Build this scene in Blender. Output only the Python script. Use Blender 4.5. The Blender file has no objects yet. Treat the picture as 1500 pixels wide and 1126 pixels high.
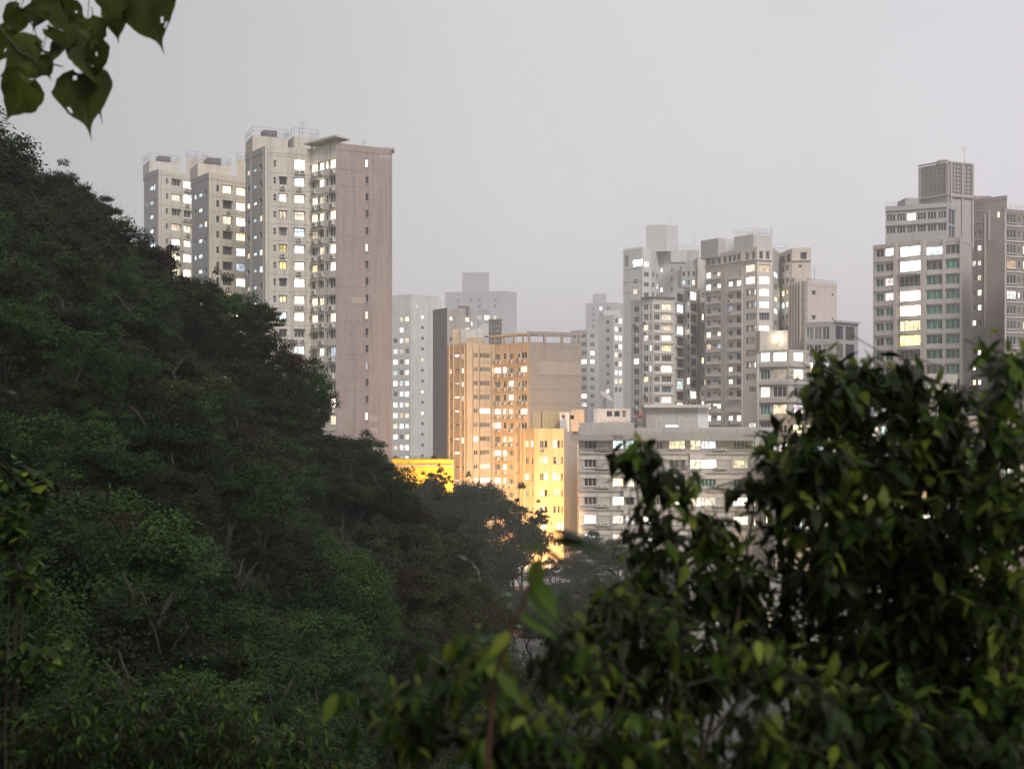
import bpy, bmesh, math, random
import numpy as np
from mathutils import Vector, Matrix, Euler

# ------------------------------------------------------------------ camera, sky, sun, exposure
SC = bpy.context.scene
COL = SC.collection
FPX, HORIZON, CZ = 1667.0, 615.0, 26.0        # focal length in photo pixels, horizon row, eye height above the valley floor

cam_d = bpy.data.cameras.new('camera')
cam = bpy.data.objects.new('camera', cam_d); COL.objects.link(cam)
cam.location = (0, 0, CZ); cam.rotation_euler = (math.radians(90), 0, 0)
cam_d.sensor_width = 36.0; cam_d.lens = 36.0 * FPX / 1500.0
cam_d.shift_y = (HORIZON - 563.0) / 1500.0
cam_d.clip_start = 0.05; cam_d.clip_end = 8000
cam_d.dof.use_dof = True; cam_d.dof.focus_distance = 170.0; cam_d.dof.aperture_fstop = 3.0
SC.camera = cam

SUN_DIR = Vector((0.30, -0.85, 0.95)).normalized()     # towards the light: the lit city behind the camera
world = bpy.data.worlds.new('World'); SC.world = world; world.use_nodes = True
wn, wl = world.node_tree.nodes, world.node_tree.links
wn.clear()
w_out = wn.new('ShaderNodeOutputWorld'); w_bg = wn.new('ShaderNodeBackground')
w_tc = wn.new('ShaderNodeTexCoord'); w_sep = wn.new('ShaderNodeSeparateXYZ')
wl.new(w_tc.outputs['Generated'], w_sep.inputs[0])
w_rx = wn.new('ShaderNodeValToRGB')                    # low cloud: darker over the hill, brighter over the town
w_mx = wn.new('ShaderNodeMapRange'); w_mx.inputs['From Min'].default_value = -0.5; w_mx.inputs['From Max'].default_value = 0.5
wl.new(w_sep.outputs['X'], w_mx.inputs['Value']); wl.new(w_mx.outputs[0], w_rx.inputs[0])
w_rx.color_ramp.elements[0].position = 0.0; w_rx.color_ramp.elements[0].color = (0.385, 0.385, 0.405, 1)
w_rx.color_ramp.elements[1].position = 1.0; w_rx.color_ramp.elements[1].color = (0.66, 0.64, 0.69, 1)
e = w_rx.color_ramp.elements.new(0.5); e.color = (0.60, 0.59, 0.60, 1)
w_rz = wn.new('ShaderNodeMapRange'); w_rz.inputs['From Min'].default_value = 0.0; w_rz.inputs['From Max'].default_value = 1.0
w_rz.inputs['To Min'].default_value = 1.36; w_rz.inputs['To Max'].default_value = 0.72
wl.new(w_sep.outputs['Z'], w_rz.inputs['Value'])
w_no = wn.new('ShaderNodeTexNoise'); w_no.inputs['Scale'].default_value = 1.7; w_no.inputs['Detail'].default_value = 5
w_nm = wn.new('ShaderNodeMapRange'); w_nm.inputs['From Min'].default_value = 0.3; w_nm.inputs['From Max'].default_value = 0.7; w_nm.inputs['To Min'].default_value = 0.93; w_nm.inputs['To Max'].default_value = 1.07
wl.new(w_tc.outputs['Generated'], w_no.inputs['Vector']); wl.new(w_no.outputs['Fac'], w_nm.inputs['Value'])
w_mu = wn.new('ShaderNodeMath'); w_mu.operation = 'MULTIPLY'
wl.new(w_rz.outputs[0], w_mu.inputs[0]); wl.new(w_nm.outputs[0], w_mu.inputs[1])
wl.new(w_rx.outputs[0], w_bg.inputs['Color']); wl.new(w_mu.outputs[0], w_bg.inputs['Strength'])
wl.new(w_bg.outputs[0], w_out.inputs['Surface'])

sun_d = bpy.data.lights.new('sun', 'SUN'); sun_d.energy = 3.3; sun_d.angle = math.radians(22); sun_d.color = (1.0, 0.93, 0.87)
sun = bpy.data.objects.new('sun', sun_d); COL.objects.link(sun)
sun.rotation_euler = SUN_DIR.to_track_quat('Z', 'Y').to_euler(); sun.location = (60, -80, 120)

SC.view_settings.view_transform = 'Standard'; SC.view_settings.look = 'None'
SC.view_settings.exposure = 0.0; SC.view_settings.gamma = 1.0; SC.view_settings.use_curve_mapping = False
SC.render.engine = 'CYCLES'
SC.cycles.use_denoising = True
SC.cycles.max_bounces = 6; SC.cycles.diffuse_bounces = 3; SC.cycles.glossy_bounces = 2
SC.cycles.transmission_bounces = 3; SC.cycles.volume_bounces = 1
SC.cycles.sample_clamp_indirect = 6.0

random.seed(7)
RNG = np.random.default_rng(7)

def ray(px, py, D):
    return Vector(((px - 750.0) / FPX * D, D, CZ + (HORIZON - py) / FPX * D))

def plan(px, D):
    return Vector(((px - 750.0) / FPX * D, D))

def zat(py, D):
    return CZ + (HORIZON - py) / FPX * D

# ------------------------------------------------------------------ mesh helpers
class MB:
    def __init__(s):
        s.v, s.f, s.m = [], [], []
    def quad(s, a, b, c, d, m=0):
        i = len(s.v); s.v += [tuple(a), tuple(b), tuple(c), tuple(d)]; s.f.append((i, i+1, i+2, i+3)); s.m.append(m)
    def poly(s, pts, m=0):
        i = len(s.v); s.v += [tuple(p) for p in pts]; s.f.append(tuple(range(i, i+len(pts)))); s.m.append(m)
    def box(s, x0, x1, y0, y1, z0, z1, m=0, M=None):
        i = len(s.v)
        P = [(x0,y0,z0),(x1,y0,z0),(x1,y1,z0),(x0,y1,z0),(x0,y0,z1),(x1,y0,z1),(x1,y1,z1),(x0,y1,z1)]
        if M is not None: P = [tuple(M @ Vector(p)) for p in P]
        s.v += P
        for f in ((0,3,2,1),(4,5,6,7),(0,1,5,4),(1,2,6,5),(2,3,7,6),(3,0,4,7)):
            s.f.append(tuple(i+k for k in f)); s.m.append(m)
    def obox(s, a, b, w, z0, z1, m=0, off=0.0):
        """box standing on the plan line a-b, w thick to the left of a->b"""
        a = Vector((a[0], a[1])); b = Vector((b[0], b[1])); d = (b - a).normalized(); n = Vector((-d.y, d.x))
        p = [a + n*off, b + n*off, b + n*(off+w), a + n*(off+w)]
        s.prism(p, z0, z1, m)
    def prism(s, pts, z0, z1, m=0, mtop=None):
        n = len(pts); i = len(s.v)
        s.v += [(p[0], p[1], z0) for p in pts] + [(p[0], p[1], z1) for p in pts]
        for k in range(n):
            j = (k+1) % n
            s.f.append((i+k, i+j, i+n+j, i+n+k)); s.m.append(m)
        s.f.append(tuple(i+n+k for k in range(n))); s.m.append(m if mtop is None else mtop)
        s.f.append(tuple(i+k for k in reversed(range(n)))); s.m.append(m)
    def tube(s, pts, rad, n=6, m=0, cap=True):
        pts = [Vector(p) for p in pts]
        if not isinstance(rad, (list, tuple)): rad = [rad]*len(pts)
        i = len(s.v); up = Vector((0.31, 0.17, 0.93))
        for k, p in enumerate(pts):
            d = (pts[min(k+1, len(pts)-1)] - pts[max(k-1, 0)])
            if d.length < 1e-9: d = Vector((0,0,1))
            d.normalize()
            x = d.cross(up)
            if x.length < 1e-3: x = d.cross(Vector((1,0,0)))
            x.normalize(); y = d.cross(x)
            for q in range(n):
                a = 2*math.pi*q/n
                s.v.append(tuple(p + (x*math.cos(a) + y*math.sin(a))*rad[k]))
        for k in range(len(pts)-1):
            for q in range(n):
                r = (q+1) % n
                s.f.append((i+k*n+q, i+k*n+r, i+(k+1)*n+r, i+(k+1)*n+q)); s.m.append(m)
        if cap:
            s.f.append(tuple(i+q for q in reversed(range(n)))); s.m.append(m)
            e = i+(len(pts)-1)*n
            s.f.append(tuple(e+q for q in range(n))); s.m.append(m)
    def mesh(s, name, mats):
        me = bpy.data.meshes.new(name)
        me.from_pydata(s.v, [], s.f)
        for mt in (mats if isinstance(mats, (list, tuple)) else [mats]): me.materials.append(mt)
        if any(s.m): me.polygons.foreach_set('material_index', s.m)
        me.update()
        return me
    def build(s, name, mats, parent=None, loc=None, smooth=False):
        """vertices are in world space; with a parent or a loc they are moved into its frame"""
        o = Vector(loc) if loc is not None else (parent['_o'] if False else None)
        if parent is not None and loc is None: o = ORIGIN.get(parent.name, Vector((0,0,0)))
        if o is not None: s.v = [(x-o.x, y-o.y, z-o.z) for x, y, z in s.v]
        me = s.mesh(name, mats)
        if smooth: me.polygons.foreach_set('use_smooth', [True]*len(me.polygons))
        return link(name, me, parent, loc if parent is None else None)

ORIGIN = {}
def link(name, data, parent=None, loc=None):
    ob = bpy.data.objects.new(name, data); COL.objects.link(ob)
    if parent is not None: ob.parent = parent
    if loc is not None: ob.location = loc
    return ob

def thing(name, label, cat, loc=(0,0,0), group=None, rz=0.0):
    ob = bpy.data.objects.new(name, None); COL.objects.link(ob)
    ob.location = loc; ob.rotation_euler = (0, 0, rz); ob.empty_display_size = 0.3
    ORIGIN[ob.name] = Vector(loc)
    ob['label'] = label; ob['category'] = cat
    if group: ob['group'] = group
    return ob

def tag(ob, label=None, cat=None, group=None, kind=None):
    if label: ob['label'] = label
    if cat: ob['category'] = cat
    if group: ob['group'] = group
    if kind: ob['kind'] = kind
    return ob

def np_mesh(name, verts, nper, mats, smooth=False):
    """verts (N, nper, 3): N separate polygons"""
    N = verts.shape[0]
    me = bpy.data.meshes.new(name)
    me.vertices.add(N*nper); me.vertices.foreach_set('co', verts.reshape(-1).astype(np.float32))
    me.loops.add(N*nper); me.loops.foreach_set('vertex_index', np.arange(N*nper, dtype=np.int32))
    me.polygons.add(N); me.polygons.foreach_set('loop_start', np.arange(0, N*nper, nper, dtype=np.int32))
    for mt in mats: me.materials.append(mt)
    me.update(calc_edges=True)
    return me

# ------------------------------------------------------------------ materials
def new_mat(name):
    m = bpy.data.materials.new(name); m.use_nodes = True
    n, l = m.node_tree.nodes, m.node_tree.links
    return m, n, l, n['Principled BSDF']

def mapping(n, l, coord, scale):
    mp = n.new('ShaderNodeMapping'); mp.inputs['Scale'].default_value = scale
    l.new(coord, mp.inputs['Vector']); return mp.outputs[0]

def noise(n, l, vec, scale, detail=4, rough=0.55):
    t = n.new('ShaderNodeTexNoise'); t.inputs['Scale'].default_value = scale
    t.inputs['Detail'].default_value = detail; t.inputs['Roughness'].default_value = rough
    if vec is not None: l.new(vec, t.inputs['Vector'])
    return t.outputs['Fac']

def ramp(n, l, fac, stops):
    r = n.new('ShaderNodeValToRGB'); l.new(fac, r.inputs[0])
    e = r.color_ramp.elements
    e[0].position, e[0].color = stops[0][0], (*stops[0][1], 1)
    e[1].position, e[1].color = stops[-1][0], (*stops[-1][1], 1)
    for p, c in stops[1:-1]:
        q = e.new(p); q.color = (*c, 1)
    return r.outputs[0]

def mixc(n, l, fac, a, b, mode='MIX'):
    x = n.new('ShaderNodeMix'); x.data_type = 'RGBA'; x.blend_type = mode
    if hasattr(fac, 'is_linked') or hasattr(fac, 'links'): l.new(fac, x.inputs[0])
    else: x.inputs[0].default_value = fac
    for k, c in ((6, a), (7, b)):
        if isinstance(c, tuple): x.inputs[k].default_value = (*c, 1)
        else: l.new(c, x.inputs[k])
    return x.outputs[2]

WALLS = {}
def wall_mat(col, stain=0.35, tile=0.0):
    """painted or tiled concrete: rain streaks, blotches, patched repairs, faint tile joints"""
    key = (col, stain, tile)
    if key in WALLS: return WALLS[key]
    m, n, l, b = new_mat('wall_paint')
    tc = n.new('ShaderNodeTexCoord').outputs['Object']
    streak = noise(n, l, mapping(n, l, tc, (2.2, 2.2, 0.09)), 1.0, 6, 0.65)
    blot = noise(n, l, tc, 0.22, 5, 0.6)
    fine = noise(n, l, tc, 3.0, 4, 0.7)
    dark = tuple(c*(1-stain)*f for c, f in zip(col, (0.95, 0.93, 0.9)))
    lite = tuple(min(1, c*1.10) for c in col)
    c1 = ramp(n, l, streak, [(0.32, dark), (0.52, col), (0.75, lite)])
    c2 = ramp(n, l, blot, [(0.35, tuple(c*0.82 for c in col)), (0.6, col)])
    c = mixc(n, l, 0.42, c1, c2)
    c3 = ramp(n, l, fine, [(0.3, (0.82, 0.82, 0.82)), (0.7, (1.08, 1.08, 1.08))])
    c = mixc(n, l, 1.0, c, c3, 'MULTIPLY')
    if tile:
        br = n.new('ShaderNodeTexBrick'); br.inputs['Scale'].default_value = 1.0
        br.inputs['Brick Width'].default_value = tile; br.inputs['Row Height'].default_value = tile*0.5
        br.inputs['Mortar Size'].default_value = 0.03; br.inputs['Mortar Smooth'].default_value = 0.3
        br.inputs['Color1'].default_value = (1,1,1,1); br.inputs['Color2'].default_value = (0.93,0.93,0.93,1); br.inputs['Mortar'].default_value = (0.8,0.8,0.8,1)
        sp = n.new('ShaderNodeSeparateXYZ'); l.new(tc, sp.inputs[0])
        ad = n.new('ShaderNodeMath'); l.new(sp.outputs[0], ad.inputs[0]); l.new(sp.outputs[1], ad.inputs[1])
        cb = n.new('ShaderNodeCombineXYZ'); l.new(ad.outputs[0], cb.inputs[0]); l.new(sp.outputs[2], cb.inputs[1])
        l.new(cb.outputs[0], br.inputs['Vector'])
        c = mixc(n, l, 1.0, c, br.outputs['Color'], 'MULTIPLY')
    l.new(c, b.inputs['Base Color']); b.inputs['Roughness'].default_value = 0.85
    bp = n.new('ShaderNodeBump'); bp.inputs['Strength'].default_value = 0.25; bp.inputs['Distance'].default_value = 0.03
    l.new(fine, bp.inputs['Height']); l.new(bp.outputs[0], b.inputs['Normal'])
    WALLS[key] = m
    return m

def plain(name, col, rough=0.6, metal=0.0, var=0.25, scale=3.0):
    m, n, l, b = new_mat(name)
    tc = n.new('ShaderNodeTexCoord').outputs['Object']
    f = noise(n, l, tc, scale, 5, 0.65)
    c = ramp(n, l, f, [(0.3, tuple(x*(1-var) for x in col)), (0.7, tuple(min(1, x*(1+var*0.5)) for x in col))])
    l.new(c, b.inputs['Base Color']); b.inputs['Roughness'].default_value = rough; b.inputs['Metallic'].default_value = metal
    return m

# lit window: hue from the object colour, brightness from its alpha; curtains and furniture break it up
def lit_mat():
    m, n, l, b = new_mat('lit_window')
    oi = n.new('ShaderNodeObjectInfo'); tc = n.new('ShaderNodeTexCoord').outputs['Object']
    add = n.new('ShaderNodeVectorMath'); add.operation = 'ADD'
    sc = n.new('ShaderNodeMath'); sc.operation = 'MULTIPLY'; sc.inputs[1].default_value = 57.0; l.new(oi.outputs['Random'], sc.inputs[0])
    l.new(tc, add.inputs[0]); l.new(sc.outputs[0], add.inputs[1])
    vo = n.new('ShaderNodeTexVoronoi'); vo.inputs['Scale'].default_value = 1.5; vo.distance = 'CHEBYCHEV'
    l.new(add.outputs[0], vo.inputs['Vector'])
    sep = n.new('ShaderNodeSeparateColor'); l.new(vo.outputs['Color'], sep.inputs[0])
    r1 = n.new('ShaderNodeMapRange'); r1.inputs['To Min'].default_value = 0.45; r1.inputs['To Max'].default_value = 1.25; l.new(sep.outputs[0], r1.inputs['Value'])
    fo = noise(n, l, mapping(n, l, add.outputs[0], (7.0, 7.0, 0.4)), 1.0, 2)
    r2 = n.new('ShaderNodeMapRange'); r2.inputs['From Min'].default_value = 0.3; r2.inputs['From Max'].default_value = 0.7; r2.inputs['To Min'].default_value = 0.6; r2.inputs['To Max'].default_value = 1.1; l.new(fo, r2.inputs['Value'])
    mu = n.new('ShaderNodeMath'); mu.operation = 'MULTIPLY'; l.new(r1.outputs[0], mu.inputs[0]); l.new(r2.outputs[0], mu.inputs[1])
    m2 = n.new('ShaderNodeMath'); m2.operation = 'MULTIPLY'; l.new(mu.outputs[0], m2.inputs[0]); l.new(oi.outputs['Alpha'], m2.inputs[1])
    m3 = n.new('ShaderNodeMath'); m3.operation = 'MULTIPLY'; m3.inputs[1].default_value = 20.0; l.new(m2.outputs[0], m3.inputs[0])
    b.inputs['Base Color'].default_value = (0.1, 0.1, 0.1, 1); b.inputs['Roughness'].default_value = 0.2
    l.new(oi.outputs['Color'], b.inputs['Emission Color']); l.new(m3.outputs[0], b.inputs['Emission Strength'])
    return m

def dark_mat():
    m, n, l, b = new_mat('window_glass')
    oi = n.new('ShaderNodeObjectInfo'); tc = n.new('ShaderNodeTexCoord').outputs['Object']
    add = n.new('ShaderNodeVectorMath'); add.operation = 'ADD'
    sc = n.new('ShaderNodeMath'); sc.operation = 'MULTIPLY'; sc.inputs[1].default_value = 31.0; l.new(oi.outputs['Random'], sc.inputs[0])
    l.new(tc, add.inputs[0]); l.new(sc.outputs[0], add.inputs[1])
    f = noise(n, l, mapping(n, l, add.outputs[0], (2.5, 2.5, 0.5)), 1.0, 3)
    k = ramp(n, l, f, [(0.35, (0.45, 0.45, 0.45)), (0.6, (1.0, 1.0, 1.0)), (0.72, (2.0, 2.0, 2.0))])
    c = mixc(n, l, 1.0, oi.outputs['Color'], k, 'MULTIPLY')
    l.new(c, b.inputs['Base Color']); b.inputs['Roughness'].default_value = 0.12
    b.inputs['Specular IOR Level'].default_value = 0.6
    return m

M_LIT, M_DARK = lit_mat(), dark_mat()
M_FR_W = plain('white_frame', (0.62, 0.60, 0.56), 0.5)
M_FR_D = plain('dark_frame', (0.10, 0.09, 0.085), 0.5)
M_AC = plain('aircon_casing', (0.60, 0.58, 0.53), 0.6)
M_ACD = plain('aircon_grille', (0.06, 0.06, 0.06), 0.7)
M_PIPE = plain('drain_pipe', (0.50, 0.47, 0.43), 0.6)
M_PIPED = plain('dark_pipe', (0.16, 0.14, 0.12), 0.6)
M_STEEL = plain('painted_steel', (0.34, 0.34, 0.34), 0.5)
M_DARKST = plain('dark_steel', (0.09, 0.09, 0.09), 0.6)
M_CONC = wall_mat((0.42, 0.40, 0.38), 0.4)
M_LOUV = plain('louvre', (0.14, 0.13, 0.13), 0.7)
# ------------------------------------------------------------------ building kit
PALETTE = {                       # hue, then brightness / 20
    'w': ((1.00, 0.80, 0.52), 0.085), 'W': ((1.00, 0.86, 0.64), 0.22), 'c': ((0.74, 0.90, 1.00), 0.08), 'C': ((0.82, 0.96, 1.00), 0.24),
    'y': ((1.00, 0.80, 0.24), 0.060), 'o': ((1.00, 0.55, 0.20), 0.05), 'g': ((0.72, 1.00, 0.86), 0.09), 'h': ((1.00, 0.93, 0.82), 0.10),
    'l': ((1.00, 0.78, 0.50), 0.028), 'p': ((0.80, 0.80, 1.00), 0.045), 'X': ((1.00, 0.92, 0.78), 1.3), 'Z': ((0.72, 1.00, 0.92), 1.3), 's': ((0.72, 0.93, 1.00), 0.065),
}
DARKS = {'.': (0.030, 0.030, 0.032), '-': (0.06, 0.058, 0.055), 'G': (0.045, 0.190, 0.150), 'B': (0.05, 0.065, 0.09), 'K': (0.16, 0.15, 0.14)}
FRAMES, PANES = {}, {}

def frame_mesh(w, h, nv, tr, mat, t=0.06, bar=0.08):
    key = (w, h, nv, tr, mat.name)
    if key in FRAMES: return FRAMES[key]
    b = min(bar, w*0.12)
    us = [-w/2, -w/2+b]
    for k in range(1, nv):
        c = -w/2 + w*k/nv; us += [c-b/2, c+b/2]
    us += [w/2-b, w/2]
    vs = [0, b]
    if tr:
        c = h*tr; vs += [c-b/2, c+b/2]
    vs += [h-b, h]
    bm = bmesh.new()
    F = [[bm.verts.new((u, -t, v)) for v in vs] for u in us]
    B = [[bm.verts.new((u, 0.0, v)) for v in vs] for u in us]
    for i in range(len(us)-1):
        for j in range(len(vs)-1):
            if i % 2 and j % 2:
                bm.faces.new((F[i][j], F[i][j+1], B[i][j+1], B[i][j])); bm.faces.new((F[i+1][j+1], F[i+1][j], B[i+1][j], B[i+1][j+1]))
                bm.faces.new((F[i+1][j], F[i][j], B[i][j], B[i+1][j])); bm.faces.new((F[i][j+1], F[i+1][j+1], B[i+1][j+1], B[i][j+1]))
            else:
                bm.faces.new((F[i][j], F[i+1][j], F[i+1][j+1], F[i][j+1]))
    me = bpy.data.meshes.new('window'); bm.to_mesh(me); bm.free(); me.materials.append(mat)
    FRAMES[key] = me
    return me

def pane_mesh(w, h, lit):
    key = (w, h, lit)
    if key in PANES: return PANES[key]
    b = MB(); b.box(-w/2, w/2, 0.01, 0.05, 0, h)
    me = b.mesh('pane', M_LIT if lit else M_DARK)
    PANES[key] = me
    return me

def put_window(bld, pos, ang, w, h, code, nv=2, tr=0.0, dark_frame=False):
    w = round(w*20)/20 or 0.3; h = round(h*20)/20 or 0.3
    o = link('window', frame_mesh(w, h, nv, tr, M_FR_D if dark_frame else M_FR_W), bld)
    o.location = pos - ORIGIN[bld.name]; o.rotation_euler = (0, 0, ang)
    lit = code in PALETTE
    p = link('pane', pane_mesh(w, h, lit), o)
    if lit:
        c, a = PALETTE[code]; k = random.choice((.8, 1.2, 1.8, 2.4, 3.2))*random.uniform(.9, 1.15)
        p.color = (c[0]*random.uniform(.95, 1), c[1]*random.uniform(.93, 1.05), c[2]*random.uniform(.85, 1.15), a*k)
    else:
        c = DARKS[code]; k = random.uniform(0.6, 1.4); p.color = (c[0]*k, c[1]*k, c[2]*k, 1)
    return o

def ac_mesh():
    b = MB(); b.box(-0.42, 0.42, -0.40, 0, 0, 0.58)
    n = 12
    b.poly([(0.10 + 0.23*math.cos(2*math.pi*k/n), -0.412, 0.29 + 0.23*math.sin(2*math.pi*k/n)) for k in range(n)], 1)
    b.box(-0.36, -0.18, -0.415, -0.40, 0.10, 0.48, 1)
    b.box(-0.38, -0.33, -0.45, 0, -0.07, 0.0, 1); b.box(0.33, 0.38, -0.45, 0, -0.07, 0.0, 1)
    return b.mesh('air_conditioner', [M_AC, M_ACD])
AC = ac_mesh()

def put_ac(bld, pos, ang, s=1.0):
    o = link('air_conditioner', AC, bld); o.location = pos - ORIGIN[bld.name]; o.rotation_euler = (0, 0, ang); o.scale = (s, s, s)
    return o

class Facade:
    """one visible side of a building: plan line a->b, left to right as seen, outward normal to the viewer"""
    def __init__(s, a, b, z0, z1):
        s.a, s.b, s.z0, s.z1 = Vector(a), Vector(b), z0, z1
        s.d = (s.b - s.a).normalized(); s.L = (s.b - s.a).length
        s.n = Vector((s.d.y, -s.d.x)); s.ang = math.atan2(s.d.y, s.d.x); s.holes = []
    def u(s, px):                          # where the sight line of a photo column meets this side
        k = (px - 750.0)/FPX               # x = k*y
        den = s.d.x - k*s.d.y
        return (k*s.a.y - s.a.x)/den
    def depth(s, u): return (s.a + s.d*u).y
    def pt(s, u, z, out=0.0):
        p = s.a + s.d*u + s.n*out
        return Vector((p.x, p.y, z))
    def wall(s, mb, rev=0.22, m=0):
        P = s.pt; r = -rev
        for (u0, u1, h0, h1) in s.holes:
            mb.quad(P(u0, h0), P(u1, h0), P(u1, h0, r), P(u0, h0, r), m); mb.quad(P(u0, h1, r), P(u1, h1, r), P(u1, h1), P(u0, h1), m)
            mb.quad(P(u0, h0, r), P(u0, h1, r), P(u0, h1), P(u0, h0), m); mb.quad(P(u1, h0), P(u1, h1), P(u1, h1, r), P(u1, h0, r), m)
        cuts = sorted({0.0, s.L} | {round(h[k], 4) for h in s.holes for k in (0, 1)})
        for ua, ub in zip(cuts, cuts[1:]):
            if ub - ua < 1e-4: continue
            mid = (ua+ub)/2; z = s.z0
            for (h0, h1) in sorted((h[2], h[3]) for h in s.holes if h[0] < mid < h[1]):
                if h0 > z: mb.quad(P(ua, z), P(ub, z), P(ub, h0), P(ua, h0), m)
                z = max(z, h1)
            mb.quad(P(ua, z), P(ub, z), P(ub, s.z1), P(ua, s.z1), m)

LITMORE = random.Random(21)
class Building:
    def __init__(s, name, label, pts, ytop, ref=0, depth=16.0, col=(0.5, 0.47, 0.43), stain=0.35, tile=0.0, cat='building', group=None, zbase=0.0, back=None, ztop=None):
        s.pts = [plan(*p) for p in pts]
        s.z0 = zbase; s.z1 = ztop if ztop is not None else zat(ytop, pts[ref][1])
        a, b = s.pts[0], s.pts[-1]
        c = sum((Vector(p) for p in s.pts), Vector((0, 0)))/len(s.pts)
        s.root = thing(name, label, cat, (c.x, c.y, zbase), group)
        dirv = (b - a).normalized(); nb = Vector((-dirv.y, dirv.x))
        s.back = back or [b + (b.normalized()*.92 - dirv*.22).normalized()*depth, a + (a.normalized()*.92 + dirv*.22).normalized()*depth]
        s.fac = [Facade(s.pts[i], s.pts[i+1], s.z0, s.z1) for i in range(len(s.pts)-1)]
        s.mat = wall_mat(col, stain, tile); s.col = col
        s.mats = [s.mat]; s.fm = {}
    def paint(s, i, col, stain=0.35, tile=0.0):
        s.mats.append(wall_mat(col, stain, tile)); s.fm[i] = len(s.mats) - 1
    def grid(s, i, y0, pitch, rows, cols, rev=0.22, stop=None):
        """cols: (px centre, px width, px height, codes, options)"""
        f = s.fac[i]; D = f.depth(f.L/2)
        H = pitch*D/FPX; zc0 = zat(y0, D)
        for c in cols:
            px, w, h, codes = c[:4]; op = c[4] if len(c) > 4 else {}
            ua, ub = f.u(px - w/2), f.u(px + w/2)
            ua, ub = max(0.06, min(ua, ub)), min(f.L - 0.06, max(ua, ub))
            if ub - ua < 0.2: continue
            hh = h*D/FPX; dz = -op.get('dy', 0)*D/FPX
            for r in range(rows):
                z = zc0 - r*H + dz
                if z - hh/2 < s.z0 + 0.5 or z + hh/2 > s.z1 - 0.15: continue
                code = codes[r % len(codes)] if not op.get('once') else (codes[r] if r < len(codes) else ' ')
                if code == '?': code = random.choices('.-KBwhclp', (34, 22, 8, 8, 9, 5, 5, 6, 3))[0]
                if code == ' ': continue
                if code in '.-' and not op.get('dk') and LITMORE.random() < .13: code = LITMORE.choice('wwhhclW')
                w_m = ub - ua
                f.holes.append((ua, ub, z - hh/2, z + hh/2))
                put_window(s.root, f.pt((ua+ub)/2, z - hh/2, -rev*0.75), f.ang, w_m, hh, code, op.get('nv', 2), op.get('tr', 0.0), op.get('dk', False))
                if op.get('hood'):
                    mb = MB(); q = op['hood']
                    p0, p1 = f.pt(ua-0.1, z+hh/2+0.06, 0.002), f.pt(ub+0.1, z+hh/2+0.06, 0.002)
                    o = Vector((f.n.x, f.n.y, 0))*q
                    up = Vector((0, 0, 0.07))
                    mb.box(0, (p1-p0).length, -q, 0, 0, 0.07, 0, Matrix.Translation(p0) @ Matrix.Rotation(f.ang, 4, 'Z'))
                    mb.build('window_hood', s.mats[s.fm.get(i, 0)], s.root)
                if op.get('sill'):
                    mb = MB(); q = op['sill']; p0 = f.pt(ua-0.08, z-hh/2-0.16, 0.002)
                    mb.box(0, ub-ua+0.16, -q, 0, 0, 0.14, 0, Matrix.Translation(p0) @ Matrix.Rotation(f.ang, 4, 'Z'))
                    mb.build('window_sill', M_CONC, s.root)
                if op.get('ac') and random.random() < op['ac']:
                    n = 2 if (w_m > 1.6 and random.random() < 0.4) else 1
                    for k in range(n):
                        uu = (ua+ub)/2 + (k - (n-1)/2)*0.95 + (random.uniform(-.15, .15))
                        put_ac(s.root, f.pt(uu, z - hh/2 - 0.85, 0.004), f.ang, random.choice((0.9, 1.0, 1.0, 1.1)))
    def pipe(s, i, px, y0=None, y1=None, r=0.07, mat=None, out=None):
        f = s.fac[i]; u = f.u(px)
        D = f.depth(u)
        z1 = zat(y0, D) if y0 else s.z1 - 0.1; z0 = zat(y1, D) if y1 else s.z0 + 0.2
        o = out or r*1.05
        mb = MB(); mb.tube([f.pt(u, z0, o), f.pt(u, z1, o)], r, 6)
        mb.build('drain_pipe', mat or M_PIPE, s.root)
    def band(s, i, py, h=0.25, out=0.06, px0=None, px1=None, mat=None, name='band'):
        f = s.fac[i]; u0 = f.u(px0) if px0 else 0; u1 = f.u(px1) if px1 else f.L
        z = zat(py, f.depth((u0+u1)/2))
        mb = MB(); mb.box(u0, u1, -out, -0.002, z-h/2, z+h/2, 0, Matrix.Translation(Vector((f.a.x, f.a.y, 0))) @ Matrix.Rotation(f.ang, 4, 'Z'))
        return mb.build(name, mat or s.mats[s.fm.get(i, 0)], s.root)
    def rib(s, i, px, w=0.3, out=0.25, y0=None, y1=None, mat=None, name='pier'):
        f = s.fac[i]; u = f.u(px); D = f.depth(u)
        z1 = zat(y0, D) if y0 else s.z1; z0 = zat(y1, D) if y1 else s.z0
        mb = MB(); mb.box(u-w/2, u+w/2, -out, -0.002, z0, z1, 0, Matrix.Translation(Vector((f.a.x, f.a.y, 0))) @ Matrix.Rotation(f.ang, 4, 'Z'))
        return mb.build(name, mat or s.mats[s.fm.get(i, 0)], s.root)
    def finish(s, parapet=0.9, roofmat=None, rev=0.22):
        mb = MB()
        for i, f in enumerate(s.fac): f.wall(mb, rev, s.fm.get(i, 0))
        ring = s.pts + s.back
        n = len(s.pts)
        bk = [s.pts[-1]] + list(s.back) + [s.pts[0]]
        for k in range(len(bk)-1):
            a, b = bk[k], bk[k+1]
            mb.quad((a.x, a.y, s.z0), (b.x, b.y, s.z0), (b.x, b.y, s.z1), (a.x, a.y, s.z1))
        wl_ = mb.build('wall', s.mats, s.root)
        rb = MB(); zr = s.z1 - parapet
        rb.poly([(p.x, p.y, zr) for p in ring]); rb.build('roof', roofmat or M_CONC, s.root)
        pb = MB()                                   # coping: a real thickness on the parapet
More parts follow.
